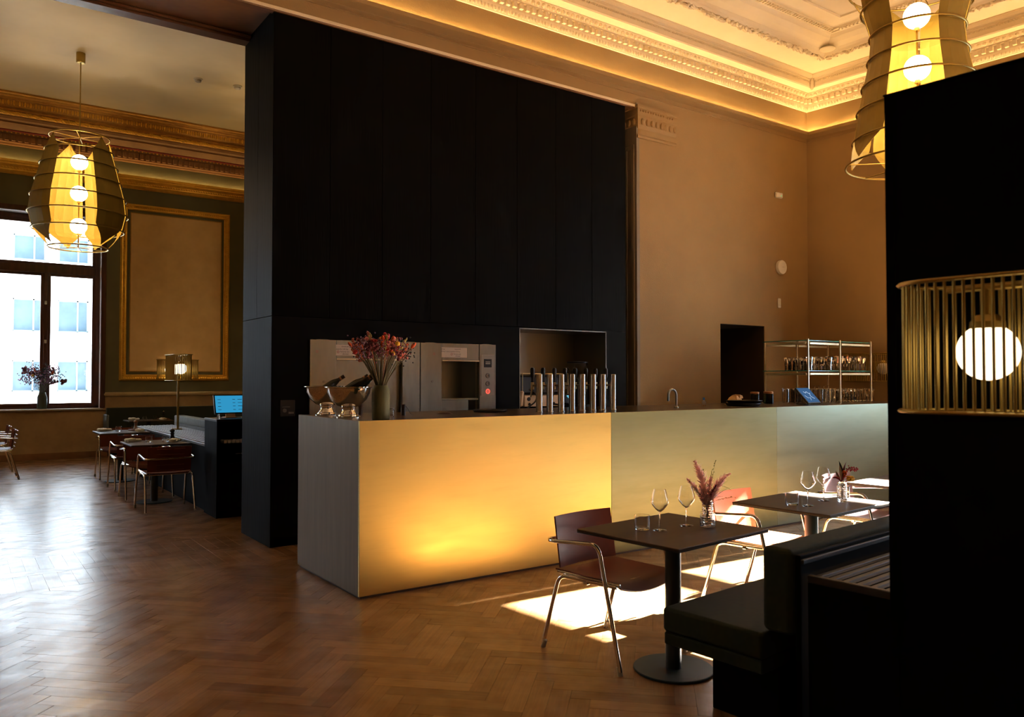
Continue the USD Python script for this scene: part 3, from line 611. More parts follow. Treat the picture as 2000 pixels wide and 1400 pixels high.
# wine bowls with bottles, bar vase
bw = thing('wine_bowl', 'polished steel footed wine bowl nearest the flower vase', 'wine bowl', (2.49, 5.70, ZT), 0, 'footed steel bowls on the bar end')
obj(bw, 'bowl', lathe([(.0, .075), (.05, .077), (.09, .093), (.135, .135), (.162, .185), (.168, .225), (.182, .231), (.182, .236), (.164, .231), (.156, .185), (.13, .14), (.086, .099), (.04, .085), (0, .083)], 48), 'steel_mirror', 30)
obj(bw, 'foot', lathe([(0, .002), (.092, 0), (.092, .006), (.078, .012), (.074, .022), (.066, .026), (.052, .050), (.05, .062), (.056, .068), (.056, .074), (.05, .082), (0, .084)], 40), 'steel_mirror', 30)
bw2 = copy(bw, (2.50, 6.16, ZT), 0, 'polished steel footed wine bowl at the back corner of the bar')
def bottle_mesh():
    return lathe([(0, 0), (.031, .0), (.033, .01), (.033, .18), (.029, .205), (.016, .245), (.0145, .25), (.0145, .285), (0, .285)], 20)
def bottle(loc, ang, az, label):
    t = thing('wine_bottle', label, 'bottle', loc, az, 'bottles leaning in the steel bowls')
    R = lambda m: rot(m, ang, (0, 1, 0))
    obj(t, 'glass_body', R(bottle_mesh()), 'bottle_dark', 30)
    obj(t, 'foil', R(lathe([(.0155, .245), (.0162, .25), (.0162, .30), (.014, .304), (0, .304)], 16)), 'foil', 30)
    obj(t, 'foil_band', R(lathe([(.0167, .262), (.0169, .266), (.0169, .272), (.0167, .276)], 16)), 'foil_gold', 30)
for (cx, cy), off, a, az, l in (((2.50, 6.16), .0, 56, -33, 'dark bottle leaning out of the back bowl'), ((2.49, 5.70), .105, 58, -30, 'leftmost dark bottle in the front bowl'), ((2.49, 5.70), .035, 55, -35, 'dark bottle with gold band at the back of the front bowl'), ((2.49, 5.70), -.035, 60, -33, 'dark bottle at the front of the front bowl'), ((2.49, 5.70), -.105, 59, -38, 'rightmost dark bottle touching the vase side of the front bowl')):
    d = np.array([math.cos(math.radians(az)), math.sin(math.radians(az))]); q = np.array([-d[1], d[0]]); k = math.sqrt(max(0, .11 ** 2 - off ** 2 * .9))
    p = np.array([cx, cy]) - d * k + q * off
    bottle((p[0], p[1], ZT + .150 + (.02 if abs(off) > .08 else 0)), a, az, l)

def bouquet(t, base, rim, h, spread, heads, seed, stems='stem_olive', orange=0, big=1.0):
    r = np.random.default_rng(seed); st, so_ = [], []
    for kind, m, k in heads:
        for _ in range(k):
            az, q = r.uniform(0, 2 * PI), math.sqrt(r.uniform(.02, 1)); ln = h * r.uniform(.72 if big == 1 else .42, 1.05) * (1 - .22 * q)
            tip = np.array([math.cos(az) * spread * q, math.sin(az) * spread * q, base + rim * 0 + ln])
            foot = np.array([math.cos(az) * rim * .5 * q, math.sin(az) * rim * .5 * q, base - .12]); neck = np.array([math.cos(az) * rim * .75 * q, math.sin(az) * rim * .75 * q, base])
            path = [foot, neck, neck * .5 + tip * .5 + np.array([0, 0, .12 * ln * q]), tip]
            path = fillet(path, .5 * ln, 4)
            (so_ if len(so_) < orange and q < .6 else st).append(tube(path, .0022 if len(so_) >= orange else .003, 5))
            d = tip - path[-4]; d /= np.linalg.norm(d)
            ax = np.cross([0, 0, 1], d); an = math.degrees(math.acos(np.clip(d[2], -1, 1)))
            if np.linalg.norm(ax) < 1e-6: ax = np.array([1, 0, 0])
            s = r.uniform(.85, 1.2) * big
            if kind == 'fluff':
                g = [ball(r.normal(0, .016, 3) * s + (0, 0, .01), .012 * s, 1) for _ in range(16)]
            elif kind == 'tail': g = [ball((0, 0, .022), .012 * s, 2, (1, 1, 2.1))]
            elif kind == 'button': g = [ball((0, 0, .012), .019 * s, 2, (1, 1, .75)), ball((0, 0, .02), .014 * s, 1, (1, 1, .6))]
            elif kind == 'spike': g = [ball((r.uniform(-.008, .008), r.uniform(-.008, .008), z), .0105 * s * (1.25 - z * 4), 1, (1.2, 1.2, .75)) for z in np.arange(-.06, .075, .013)]
            elif kind == 'wheat':
                g = [mv(rot(ball((0, 0, 0), .005, 1, (.8, .8, 2.4)), r.uniform(15, 40), (math.cos(a), math.sin(a), 0)), .008 * math.cos(a + 1.57), .008 * math.sin(a + 1.57), z) for z, a in zip(np.arange(-.04, .06, .006), r.uniform(0, 6.28, 20))]
            else:
                g = [ball(r.normal(0, 1, 3) * np.array([.022, .022, .03]) * s, .0058 * big, 1) for _ in range(26)]
            obj(t, {'fluff': 'flower_head', 'tail': 'seed_head', 'button': 'blossom', 'spike': 'flower_spike', 'wheat': 'grain_ear', 'spray': 'flower_spray'}[kind], [mv(rot(x, an, ax), *tip) for x in g], m, True)
    obj(t, 'stem', cat(st), stems, True, kind='stuff')
    if so_: obj(t, 'bright_stem', cat(so_), 'stem_orange', True, kind='stuff')
vs = obj(None, 'flower_vase', mv(lathe([(0, .003), (.060, .0), (.064, .006), (.066, .05), (.067, .19), (.062, .222), (.051, .243), (.048, .25), (.044, .25), (.046, .24), (.056, .215), (.06, .19), (.058, .02), (0, .015)], 40), 2.555, 5.275, ZT), 'vase_green', 30, label='matte olive green vase on the front edge of the bar', cat='vase')
bq = thing('dried_bouquet', 'large dried bouquet of red, orange and pink flowers in the olive vase on the bar', 'bouquet', (2.555, 5.275, ZT))
bouquet(bq, .25, .045, .36, .235, (('fluff', 'flower_red', 7), ('fluff', 'flower_wine', 8), ('spike', 'flower_rust', 6), ('tail', 'flower_orange', 9), ('button', 'flower_yellow', 3), ('button', 'flower_red', 3), ('button', 'flower_pink', 4), ('fluff', 'flower_pink', 3), ('spray', 'flower_lilac', 6), ('wheat', 'flower_straw', 7), ('spray', 'flower_mauve', 6), ('spray', 'leaf_dark', 4), ('spray', 'flower_wine', 5)), 11, orange=12)
for i, (x, y, l) in enumerate(((2.745, 6.05, 'small dark bottle on the bar left of the vase'), (2.985, 5.75, 'small dark bottle with a cable on the bar right of the vase'))):
    t = thing('spice_bottle', l, 'bottle', (x, y, ZT))
    obj(t, 'body', lathe([(0, 0), (.018, 0), (.019, .01), (.017, .055), (.02, .07), (.02, .09), (0, .092)], 16), 'foil', 30)
    if i: obj(t, 'cable', tube(fillet([(.018, 0, .08), (.05, .01, .05), (.075, .02, .01), (.11, .03, .003)], .04), .002, 6), 'black_plastic', True)
gj = thing('small_jar', 'small clear jar standing just right of the olive vase', 'jar', (2.80, 5.60, ZT))
obj(gj, 'glass_body', lathe([(0, 0), (.024, 0), (.026, .005), (.026, .05), (.022, .058), (.019, .058), (.023, .048), (.023, .008), (0, .006)], 20), 'glass', 30)
obj(gj, 'lid', lathe([(0, .058), (.024, .058), (.024, .07), (0, .07)], 20), 'steel_dark', 30)
wr_ = thing('wire_handle', 'little wire-handled lid on the bar before the lifts', 'lid', (3.40, 5.80, ZT))
obj(wr_, 'lid', lathe([(0, .018), (.05, .012), (.07, 0), (.06, 0), (0, .01)], 20), 'foil', 30)
obj(wr_, 'handle', tube([(.018 * math.cos(a), 0, .018 + .03 * math.sin(a)) for a in np.linspace(0, PI, 9)], .0015, 6), 'steel_dark', True)
obj(None, 'bar_mat', mv(lathe([(0, 0), (.14, 0), (.15, .008), (.15, .022), (.142, .022), (.138, .010), (0, .008)], 32), 3.93, 5.90, ZT), 'black_plastic', 30, label='flat black tray on the bar left of the tap columns', cat='tray')

# middle and right of the bar
fc = thing('bar_faucet', 'curved steel faucet on the bar right of the taps', 'faucet', (6.02, 5.62, ZT), 0)
obj(fc, 'base', lathe([(0, 0), (.024, 0), (.024, .012), (.016, .02), (0, .02)], 20), 'steel', 30)
obj(fc, 'spout', tube([(0, 0, .01), (0, 0, .1)] + [(-.058 + .058 * math.cos(a), 0, .125 + .062 * math.sin(a)) for a in np.linspace(0, PI * 1.02, 14)] + [(-.117, 0, .07)], .0115, 12), 'steel', True)
sb = thing('sanitiser_bottle', 'small clear pump bottle with blue cap beside the black trays', 'bottle', (6.62, 5.78, ZT))
obj(sb, 'body', lathe([(0, 0), (.021, 0), (.022, .01), (.022, .045), (.014, .06), (.010, .064), (0, .064)], 16), 'glass', 30)
obj(sb, 'cap', [lathe([(0, .064), (.011, .064), (.011, .085), (0, .087)], 12), box(-.02, .01, -.006, .006, .085, .092, .002)], 'screen_line', 30)
tr = lathe([(0, .004), (.16, .004), (.185, .03), (.19, .032), (.19, .028), (.165, 0), (0, 0)], 40)
for i, l in enumerate(('lower of two stacked round black serving trays', 'upper of two stacked round black serving trays')):
    obj(None, 'serving_tray', mv(tr, 6.98 + .02 * i, 5.55, ZT + .03 * i), 'black_plastic', 30, label=l, cat='tray', group='stacked serving trays')
nb = thing('paper_bag', 'crumpled kraft paper bag behind the black trays', 'paper bag', (7.35, 5.95, ZT), 20)
def crumple(m, s, a, seed=3):
    m = m.copy()
    for _ in range(2): m = m.subdivide()
    d = meshkit.fbm(np.asarray(m.vertices) * s, 3, seed); m.vertices += np.asarray(m.vertex_normals) * (d[:, None] - .5) * a
    v = m.vertices.copy(); v[:, 2] = np.maximum(v[:, 2], .0012); m.vertices = v; return m
obj(nb, 'bag', crumple(trimesh.convex.convex_hull(np.array([(-.15, -.08, 0), (.13, -.08, 0), (.13, .08, 0), (-.15, .08, 0), (-.05, -.03, .10), (.1, -.02, .075), (-.05, .03, .10), (.1, .02, .075)])), 14, .05), 'paper_kraft', 25)
obj(nb, 'bag_mouth', crumple(box(.0, .12, -.05, .05, .07, .11), 18, .05, 5), 'paper_kraft', 25)
for i, (x, y, l) in enumerate(((7.66, 5.92, 'dark preserve jar next to the paper bag'), (7.87, 5.88, 'dark preserve jar in the middle of three'), (7.98, 5.98, 'dark preserve jar just behind the tablet'))):
    t = thing('preserve_jar', l, 'jar', (x, y, ZT), 0, 'dark jars beside the tablet')
    obj(t, 'glass_body', lathe([(0, 0), (.048, 0), (.052, .008), (.052, .105), (.046, .118), (0, .118)], 20), 'glass_dark', 30)
    obj(t, 'lid', lathe([(0, .118), (.05, .118), (.05, .138), (.046, .142), (0, .142)], 20), 'foil_gold', 30)
tb = thing('order_tablet', 'tilted tablet with a lit blue screen on the bar before the glass rack', 'tablet', (8.03, 5.47, ZT), 8)
def tilt(m): return rot(m, -52, (1, 0, 0))
obj(tb, 'casing', mv(rot(soft(-.155, .155, -.011, .011, -.012, .225, .01), -42, (1, 0, 0)), 0, -.07, .02), 'black_plastic', 30)
obj(tb, 'screen', mv(rot(box(-.143, .143, -.0125, -.011, 0, .213), -42, (1, 0, 0)), 0, -.07, .02), 'tablet_blue')
obj(tb, 'screen_drawing', [mv(rot(m, -42, (1, 0, 0)), 0, -.07, .02) for m in (tube(fillet([(-.06, -.013, .16), (-.03, -.013, .13), (.01, -.013, .165), (.03, -.013, .12), (.07, -.013, .14), (.02, -.013, .09), (.075, -.013, .05)], .02), .003, 5), tube(fillet([(-.1, -.013, .1), (-.06, -.013, .06), (.0, -.013, .07), (-.04, -.013, .03)], .02), .0025, 5))], 'tablet_white')
obj(tb, 'stand', box(-.05, .05, .0, .12, 0, .012, .004), 'black_plastic')

# glass rack
RX0, RXM, RX1, RY0, RY1, RZ = 8.41, 9.075, 9.77, 5.72, 6.34, 2.025
rk = thing('glass_rack', 'brass rack with glass shelves full of glasses on the bar', 'glass rack')
for x in (RX0, RXM, RX1):
    for y in (RY0, RY1): obj(rk, 'post', box(x - .009, x + .009, y - .009, y + .009, ZT, RZ - (0 if y == RY0 else .03), .002), 'brass_satin')
for z in (RZ - .055, 1.60):
    for y in (RY0, RY1):
        for a, b in ((RX0, RXM), (RXM, RX1)): obj(rk, 'rail', box(a + .03, b - .03, y - .008, y + .008, z - .014, z + .014, .003), 'brass_satin')
    for x in (RX0, RX1): obj(rk, 'side_rail', box(x - .006, x + .006, RY0 + .03, RY1 - .03, z - .013, z + .013, .003), 'brass_satin')
for z in (RZ - .025, 1.632):
    s = obj(rk, 'glass_shelf', box(RX0 - .02, RX1 + .02, RY0 + .012, RY1 + .02, z, z + .01), 'shelf_glass')
    obj(s, 'shelf_edge', [box(RX0 - .024, RX0 - .02, RY0 + .012, RY1 + .02, z, z + .01), box(RX0 - .02, RX1 + .02, RY0 + .008, RY0 + .012, z, z + .01)], 'shelf_edge')
def shell(p, n=12): return lathe(p, n)
ORD = 'first second third fourth fifth sixth seventh eighth ninth tenth'.split()
PROTO = {}
def shelf_rows(m, xs, ys, z, what, where, grp, nm, rows=('front', 'middle', 'back')):
    for y, r in zip(ys, rows):
        for k, x in enumerate(xs):
            l = (x + rng.uniform(-.002, .002), y + rng.uniform(-.006, .006), z); a = rng.uniform(0, 90)
            lab = '%s, %s from the left in the %s row %s' % (what, ORD[k], r, where)
            if nm not in PROTO:
                PROTO[nm] = thing(nm, lab, 'glass', l, a, grp); obj(PROTO[nm], 'glass_body', m, 'thin_glass')
            else: copy(PROTO[nm], l, a, lab, grp)
shelf_rows(shell([(0, .004), (.030, 0), (.032, .006), (.030, .04), (.033, .08), (.043, .165)]), np.arange(8.56, 9.07, .098), (5.80, 5.95, 6.12), 1.6425, 'highball glass', 'of the upper rack shelf', 'highball glasses, left half of the upper shelf', 'highball_glass')
shelf_rows(shell([(0, .004), (.034, 0), (.037, .006), (.034, .05), (.038, .10), (.05, .185)]), np.arange(9.15, 9.74, .112), (5.80, 5.96, 6.14), 1.6425, 'flared glass', 'of the upper rack shelf', 'flared glasses, right half of the upper shelf', 'flared_glass')
shelf_rows(shell([(0, .004), (.038, 0), (.040, .006), (.043, .17)]), np.arange(8.47, 9.03, .09), (5.79, 5.93, 6.08), ZT, 'straight beer glass', 'under the rack', 'straight glasses under the left of the rack', 'beer_glass')
WG = shell([(0, .004), (.033, 0), (.036, .004), (.030, .014), (.025, .06), (.028, .085), (.038, .165)])
shelf_rows(WG, np.arange(9.14, 9.74, .082), (5.79, 5.92, 6.06), ZT, 'waisted glass', 'under the rack', 'waisted glasses under the right of the rack', 'waisted_glass')
shelf_rows(WG, (9.83, 9.91), (5.80,), ZT, 'waisted glass', 'right of the rack', 'waisted glasses right of the rack', 'waisted_glass')
shelf_rows(shell([(.034, .205), (.005, .197), (.004, .11), (.03, .07), (.04, .03), (.033, 0)]), np.arange(8.98, 9.62, .10), (6.22,), ZT, 'upturned stem glass', 'under the rack', 'upturned stem glasses at the back of the rack', 'stem_glass', ('last',))

# fittings on the walls and ceiling
ro = thing('wifi_router', 'round off-white access point on the beige wall right of the doorway', 'router', (9.825, YW, 3.16))
obj(ro, 'housing', rot(lathe([(0, 0), (.10, 0), (.105, .02), (.105, .035), (.098, .05), (.06, .056), (0, .057)], 32), 90, (1, 0, 0)), 'white_plastic', 30)
obj(ro, 'back_plate', rot(lathe([(0, -.002), (.085, -.002), (.085, .002), (0, .002)], 24), 90, (1, 0, 0)), 'black_plastic', 30)
obj(ro, 'status_mark', box(-.02, .03, -.0585, -.057, -.003, .002), 'grey_plastic')
obj(ro, 'status_light', box(.0, .03, -.052, -.05, -.075, -.07), 'lamp_green')
se = thing('wall_sensor', 'small off-white sensor with a green light high on the beige wall', 'sensor', (9.79, YW, 4.21))
obj(se, 'housing', box(-.075, .075, -.04, 0, -.04, .04, .01), 'white_plastic')
obj(se, 'green_light', ball((.03, -.041, -.008), .008, 1), 'lamp_green')
sw = thing('wall_switch', 'small off-white switch on the beige wall above the doorway corner', 'switch', (9.794, YW, 2.637))
obj(sw, 'plate', box(-.035, .035, -.018, 0, -.07, .07, .008), 'white_plastic')
obj(sw, 'rocker', box(-.02, .02, -.024, -.017, -.045, .045, .004), 'white_plastic')
for i, (x, y, m, l) in enumerate(((3.379, 14.15, 'grey_plastic', 'dark-faced smoke detector on the ochre ceiling, left of two'), (4.032, 14.098, 'white_plastic', 'pale smoke detector on the ochre ceiling, right of two'))):
    t = thing('smoke_detector', l, 'smoke detector', (x, y, ZF), 0)
    obj(t, 'base', lathe([(0, 0), (.075, 0), (.075, -.018), (0, -.018)], 24), 'white_plastic', 30)
    obj(t, 'sensor_head', lathe([(0, -.018), (.055, -.018), (.05, -.05), (.03, -.062), (0, -.062)], 24), m, 30)

# ------------------------------------------------------------------ lamps
def pendant(t, zs, rs, ztop, globes, n=7, phase=0.0, half=24.0):
    # zs, rs: ring heights and radii from top to bottom, relative to the thing's own height origin
    Z = np.array(zs[::-1]); R = np.array(rs[::-1])
    rad = lambda z: np.interp(z, Z, R)
    for i, (z, r) in enumerate(zip(zs, rs)):
        rg = obj(t, 'ring', tube([(r * math.cos(a), r * math.sin(a), z) for a in np.linspace(0, 2 * PI, 65)[:-1]], .0105, 8, True), 'brass_rod', True)
        if i in (0, len(zs) - 1): obj(rg, 'spoke', [rod((0, 0, z), (r * math.cos(a), r * math.sin(a), z), .006, 6) for a in np.arange(6) * PI / 3 + .3], 'brass_rod')
    za, zb = zs[-1] + .035, zs[0] - .02
    hh = np.linspace(za, zb, 25)
    for k in range(1, n):
        c = phase + k * 2 * PI / n; v = []
        up, lo = zs[1] - .04, zs[-2] + .02
        for z in hh:
            w = min(1, (zb - z) / (zb - up) if z > up else 1, (z - za) / (lo - za) if z < lo else 1)
            w = max(w, .015) * math.radians(half)
            for q in np.linspace(-1, 1, 5):
                a = c + q * w
                fold = .012 * (1 - abs(q))
                v += [((rad(z) - .012 - fold) * math.cos(a), (rad(z) - .012 - fold) * math.sin(a), z), ((rad(z) - .0145 - fold) * math.cos(a), (rad(z) - .0145 - fold) * math.sin(a), z)]
        q_ = []
        for i in range(24):
            for j in range(4):
                o = (i * 5 + j) * 2
                q_ += [(o, o + 2, o + 12, o + 10), (o + 1, o + 11, o + 13, o + 3)]
            o = i * 10; q_ += [(o, o + 10, o + 11, o + 1), (o + 8, o + 9, o + 19, o + 18)]
        obj(t, 'metal_leaf', quads(v, q_), 'brass_sheet')
    obj(t, 'rod', [rod((0, 0, zs[-1]), (0, 0, ztop - .02), .009, 10)] + [cyl(0, 0, z - .15, z - .118, .026, 16) for z in globes] , 'brass_rod', 30)
    obj(t, 'canopy', lathe([(0, ztop), (.065, ztop), (.065, ztop - .15), (.055, ztop - .158), (0, ztop - .158)], 28), 'brass_rod', 30)
    for z in globes: obj(t, 'globe', ball((0, 0, z), .122, 3), 'globe_warm', True)
pd = thing('pendant_lamp', 'barrel-shaped brass pendant with three lit globes in the far room', 'pendant lamp', (1.587, 14.1, 0), 0)
pendant(pd, [5.35, 5.115, 4.88, 4.635, 4.385, 4.127, 3.877, 3.60], [.427, .486, .549, .611, .676, .707, .65, .423], ZF, (4.956, 4.459, 3.945), phase=math.radians(-96.5 - 6.5))
copy(pd, (-1.75, 14.1, 0), 40, 'added barrel-shaped brass pendant left of the picture, brightening the far room')  # this and the next three: unseen pendants added to brighten the far room
copy(pd, (4.95, 14.1, 0), 80, 'added barrel-shaped brass pendant hidden behind the black block, brightening the far room')
copy(pd, (-1.75, 10.8, 0), 120, 'added barrel-shaped brass pendant nearest the opening, left of the picture, for more light')  # second added row, out of view, lifts the light on the fresco
copy(pd, (4.95, 10.8, 0), 160, 'added barrel-shaped brass pendant hidden close behind the black block, for more light')
pd2 = thing('pendant_lamp', 'waisted brass pendant with lit globes above the dark screen', 'pendant lamp', (7.63, 3.955, 0), 0)
pendant(pd2, [5.42, 5.17, 4.905, 4.665, 4.41, 4.165, 3.88, 3.64], [.62, .50, .425, .447, .50, .547, .59, .655], ZC, (5.08, 4.565, 4.05), phase=math.radians(-152.6 - 2))

def cage(t, W=.80, D=.25, H=.40, lit=True):
    # oblong cage of upright bars round two globes; local x is its long side
    r, s = D / 2, W / 2 - D / 2
    per = 4 * s + 2 * PI * r
    def at(u, rr=r):
        u %= per
        if u < 2 * s: return (-s + u, -rr)
        u -= 2 * s
        if u < PI * r: a = -PI / 2 + u / r; return (s + rr * math.cos(a), rr * math.sin(a))
        u -= PI * r
        if u < 2 * s: return (s - u, rr)
        a = PI / 2 + (u - 2 * s) / r; return (-s + rr * math.cos(a), rr * math.sin(a))
    for z in (.006, H - .006):
        m = tube([(*at(u, r + .004), z) for u in np.linspace(0, per, 81)[:-1]], .0125, 6, True, .5)
        obj(t, 'hoop', m, 'brass_rod', True)
    n = 74
    for i in range(n):
        x, y = at((i + .5) * per / n, r - .004); obj(t, 'bar', cyl(x, y, .006, H - .006, .0046, 8), 'brass_rod', True)
    obj(t, 'cross_bar', [box(-s, s, -.012, .012, H - .035, H - .02, .003), box(-.012, .012, -r, r, H - .035, H - .02, .003)], 'brass_rod')
    for x in (-.165, .165):
        obj(t, 'stem', cyl(x, 0, .275, H - .03, .012, 14), 'brass_rod', 30)
        obj(t, 'globe_cap', lathe([(0, .29), (.05, .29), (.055, .268), (.045, .26), (0, .26)], 24) if False else mv(lathe([(0, .292), (.03, .292), (.046, .272), (.048, .252), (0, .252)], 24), x), 'brass_rod', 30)
        obj(t, 'globe', mv(ball((0, 0, 0), .083, 3), x, 0, .183), 'globe_sconce' if lit else 'opal_off', True)
sc1 = thing('wall_lamp', 'oblong brass cage wall lamp with two lit globes below the framed panel', 'wall lamp', (3.787, YF - .135, 1.53), 0)
cage(sc1); obj(sc1, 'wall_plate', [box(-.1, .1, .112, .135, .12, .28, .005), box(-.012, .012, 0, .115, .366, .38, .003)], 'brass_rod')
TH = 5.0
PXY = np.array([2.60, 1.462]); PE1 = np.array([math.cos(math.radians(TH)), math.sin(math.radians(TH))]); PE2 = np.array([-PE1[1], PE1[0]])
scr = thing('dark_screen', 'tall black wooden screen in the right foreground', 'partition', (*PXY, 0), TH)
obj(scr, 'board', [box(0, .20, -1.35, 0, 0, 2.515, .004)], 'black_wood_dark')
obj(scr, 'edge_strip', box(-.004, .0, -.03, 0, 0, 2.515, .001), 'black_wood')
obj(scr, 'top_cap', box(-.006, .206, -1.356, .004, 2.515, 2.521, .002), 'black_wood')
p = PXY + PE1 * -.148 + PE2 * -.525
sc2 = thing('wall_lamp', 'large brass cage lamp with a lit globe on the dark foreground screen', 'wall lamp', (*p, 1.443), TH + 90)
for c in list(stage.GetPrimAtPath(sc1.GetPath()).GetChildren()):
    if not c.GetName().startswith('wall_plate'):
        q = stage.DefinePrim(str(sc2.GetPath()) + '/' + c.GetName()); q.GetReferences().AddInternalReference(c.GetPath())
obj(sc2, 'wall_plate', [box(-.1, .1, -.138, -.115, .12, .28, .005), box(-.012, .012, -.118, 0, .366, .38, .003)], 'brass_rod')
p = right(-1.02, -.13)
sc3 = thing('wall_lamp', 'unlit brass cage wall lamp on the right-hand wall behind the glass rack', 'wall lamp', (p[0], p[1], 1.50), SK + 90)
cage(sc3, lit=False); obj(sc3, 'wall_plate', box(-.1, .1, -.13, -.112, .12, .28, .005), 'brass_rod')
stl = thing('pole_lamp', 'brass cage lamp with lit globes on a pole on the slatted divider', 'floor lamp', (2.80, 12.75, .7725), 90)
for c in list(stage.GetPrimAtPath(sc1.GetPath()).GetChildren()):
    if not c.GetName().startswith('wall_plate'):
        q = UsdGeom.Xform.Define(stage, str(stl.GetPath()) + '/lamp_head') if False else None
obj(stl, 'pole', [cyl(0, 0, .0, 1.02, .016, 14), cyl(0, 0, 0, .012, .06, 20)], 'brass_rod', 30)
def shifted_cage(t, dz):
    g0 = USED.copy()
    for c in list(stage.GetPrimAtPath(sc1.GetPath()).GetChildren()):
        if c.GetName().startswith('wall_plate'): continue
        q = stage.DefinePrim(str(t.GetPath()) + '/' + c.GetName(), 'Mesh'); q.GetReferences().AddInternalReference(c.GetPath())
        UsdGeom.Xformable(q).AddTranslateOp().Set(Gf.Vec3d(0, 0, dz))
shifted_cage(stl, .735)

# ------------------------------------------------------------------ tables and chairs
def make_table(loc, r, label, group):
    t = thing('dining_table', label, 'table', loc, r, group)
    obj(t, 'tabletop', box(-.39, .39, -.335, .335, .730, .744, .003), 'table_top')
    obj(t, 'edge_band', box(-.388, .388, -.333, .333, .7245, .7298), 'table_edge')
    obj(t, 'column', lathe([(0, .012), (.042, .012), (.042, .72), (0, .72)], 28), 'iron', 30)
    obj(t, 'top_plate', box(-.2, .2, -.2, .2, .716, .7245, .002), 'iron')
    obj(t, 'base_plate', lathe([(0, 0), (.208, 0), (.212, .004), (.212, .010), (.208, .013), (0, .013)], 56), 'iron_base_skylit', 30)
    return t
T1 = np.array([3.155, 2.975])
tabs = [T1, T1 + 1.425 * PE1, T1 + 2.93 * PE1]
tb1 = make_table((*tabs[0], 0), TH + .6, 'dark square table with two wine glasses nearest the viewer', 'tables by the foreground bench')
copy(tb1, (*tabs[1], 0), TH, 'dark square table half in sunlight, second from the viewer')
copy(tb1, (*tabs[2], 0), TH, 'sunlit square table at the right edge behind the dark screen')

def make_chair(loc, r, lm, label, group):
    t = thing('armchair', label, 'chair', loc, r, group)
    X = .272
    arm = fillet([(-X - .005, -.295, .02), (-X, -.135, .655), (-X, .215, .622), (-X + .02, .27, .62), (X - .02, .27, .62), (X, .215, .622), (X, -.135, .655), (X + .005, -.295, .02)], .06, 6)
    obj(t, 'arm_frame', tube(arm, .0115, 10), 'chrome', True)
    for s in (-1, 1):
        leg = fillet([(s * (X - .004), .30, .02), (s * (X - .012), .175, .435), (s * (X - .016), -.25, .445)], .06, 6)
        obj(t, 'leg_frame', tube(leg, .0115, 10), 'chrome', True)
        obj(t, 'seat_rail', [rod((s * (X - .03), .20, .448), (s * (X - .03), -.262, .452), .010)], 'chrome', True)
    obj(t, 'cross_bar', [rod((-X + .02, .12, .425), (X - .02, .12, .425), .008), rod((-X + .02, -.16, .43), (X - .02, -.16, .43), .008), box(-X + .0, -X + .03, -.05, -.02, .42, .445, .004), box(X - .03, X, -.05, -.02, .42, .445, .004)], 'chrome', 30)
    ft = [(s * (X + .005), -.295, 0) for s in (-1, 1)] + [(s * (X - .004), .30, 0) for s in (-1, 1)]
    for x, y, z in ft:
        d = .25 if y < 0 else -.3
        obj(t, 'foot', rod((x, y, 0), (x, y + d * .06, .045), .0135), 'grey_plastic', True)
    # seat and backrest: leather sheets with thickness
    nx, ny, th = 13, 13, .009
    def sheet(fn):
        top = np.array([[fn(u, w) for u in np.linspace(-1, 1, nx)] for w in np.linspace(0, 1, ny)])
        gu, gw = np.gradient(top, axis=1), np.gradient(top, axis=0)
        nn = np.cross(gu, gw); nn /= np.linalg.norm(nn, axis=2, keepdims=True)
        v = np.vstack([top.reshape(-1, 3), (top - nn * th).reshape(-1, 3)]); k = nx * ny; q = []
        for i in range(ny - 1):
            for j in range(nx - 1):
                o = i * nx + j; q += [(o, o + 1, o + nx + 1, o + nx), (k + o, k + o + nx, k + o + nx + 1, k + o + 1)]
        for i in range(ny - 1):
            for j in (0, nx - 1):
                o = i * nx + j; q.append((o, o + nx, k + o + nx, k + o) if j == 0 else (o, k + o, k + o + nx, o + nx))
        for j in range(nx - 1):
            for i in (0, ny - 1):
                o = i * nx + j; q.append((o, k + o, k + o + 1, o + 1) if i == 0 else (o, o + 1, k + o + 1, k + o))
        return quads(v, q)
    def seat(u, w):
        y = -.275 + w * .50
        return (u * .245 * (1 - .03 * w), y, .462 - .030 * (1 - u * u) * (.4 + .6 * math.sin(PI * min(1, w * 1.1))) - .05 * max(0, 1 - w / .16) ** 2 * (1 - .6 * u * u))
    obj(t, 'seat', sheet(seat), lm, 40)
    def back(u, w):
        z = .468 + w * .285
        return (-u * .238, .222 + .045 * w - .028 * u * u, z)
    b_ = obj(t, 'backrest', sheet(back), lm, 40)
    obj(b_, 'strap', [box(-.15, .15, .242 + .045 * w - .004, .252 + .045 * w, .468 + w * .285 - .006, .468 + w * .285 + .006, .002) for w in (.06, .26, .70, .92)], lm)
    return t
GC = 'armchairs at the foreground tables'
cr = TH + 1.0
ch1 = make_chair((3.10, 3.385, 0), cr, 'leather_brown', 'brown leather and chrome armchair at the nearest table', GC)
ch2 = make_chair((4.545, 3.465, 0), cr, 'leather_tan', 'tan leather armchair lit by the sun at the second table', GC)
ch3 = make_chair((6.03, 3.60, 0), cr, 'leather_plum', 'plum leather armchair behind the second table with the sunlit vase', GC)
GT = 'tables along the divider in the far room'
FT = [(2.083, 10.72), (2.083, 13.17)]
copy(tb1, (*FT[0], 0), 90, 'far room table nearest the viewer, dark pepper mill on it', GT)
copy(tb1, (*FT[1], 0), 90, 'far room table with the light wooden pepper mill', GT)
copy(tb1, (3.08, 16.45, 0), 0, 'farthest table in front of the green wall bench', GT)
GF = 'armchairs in the far room'
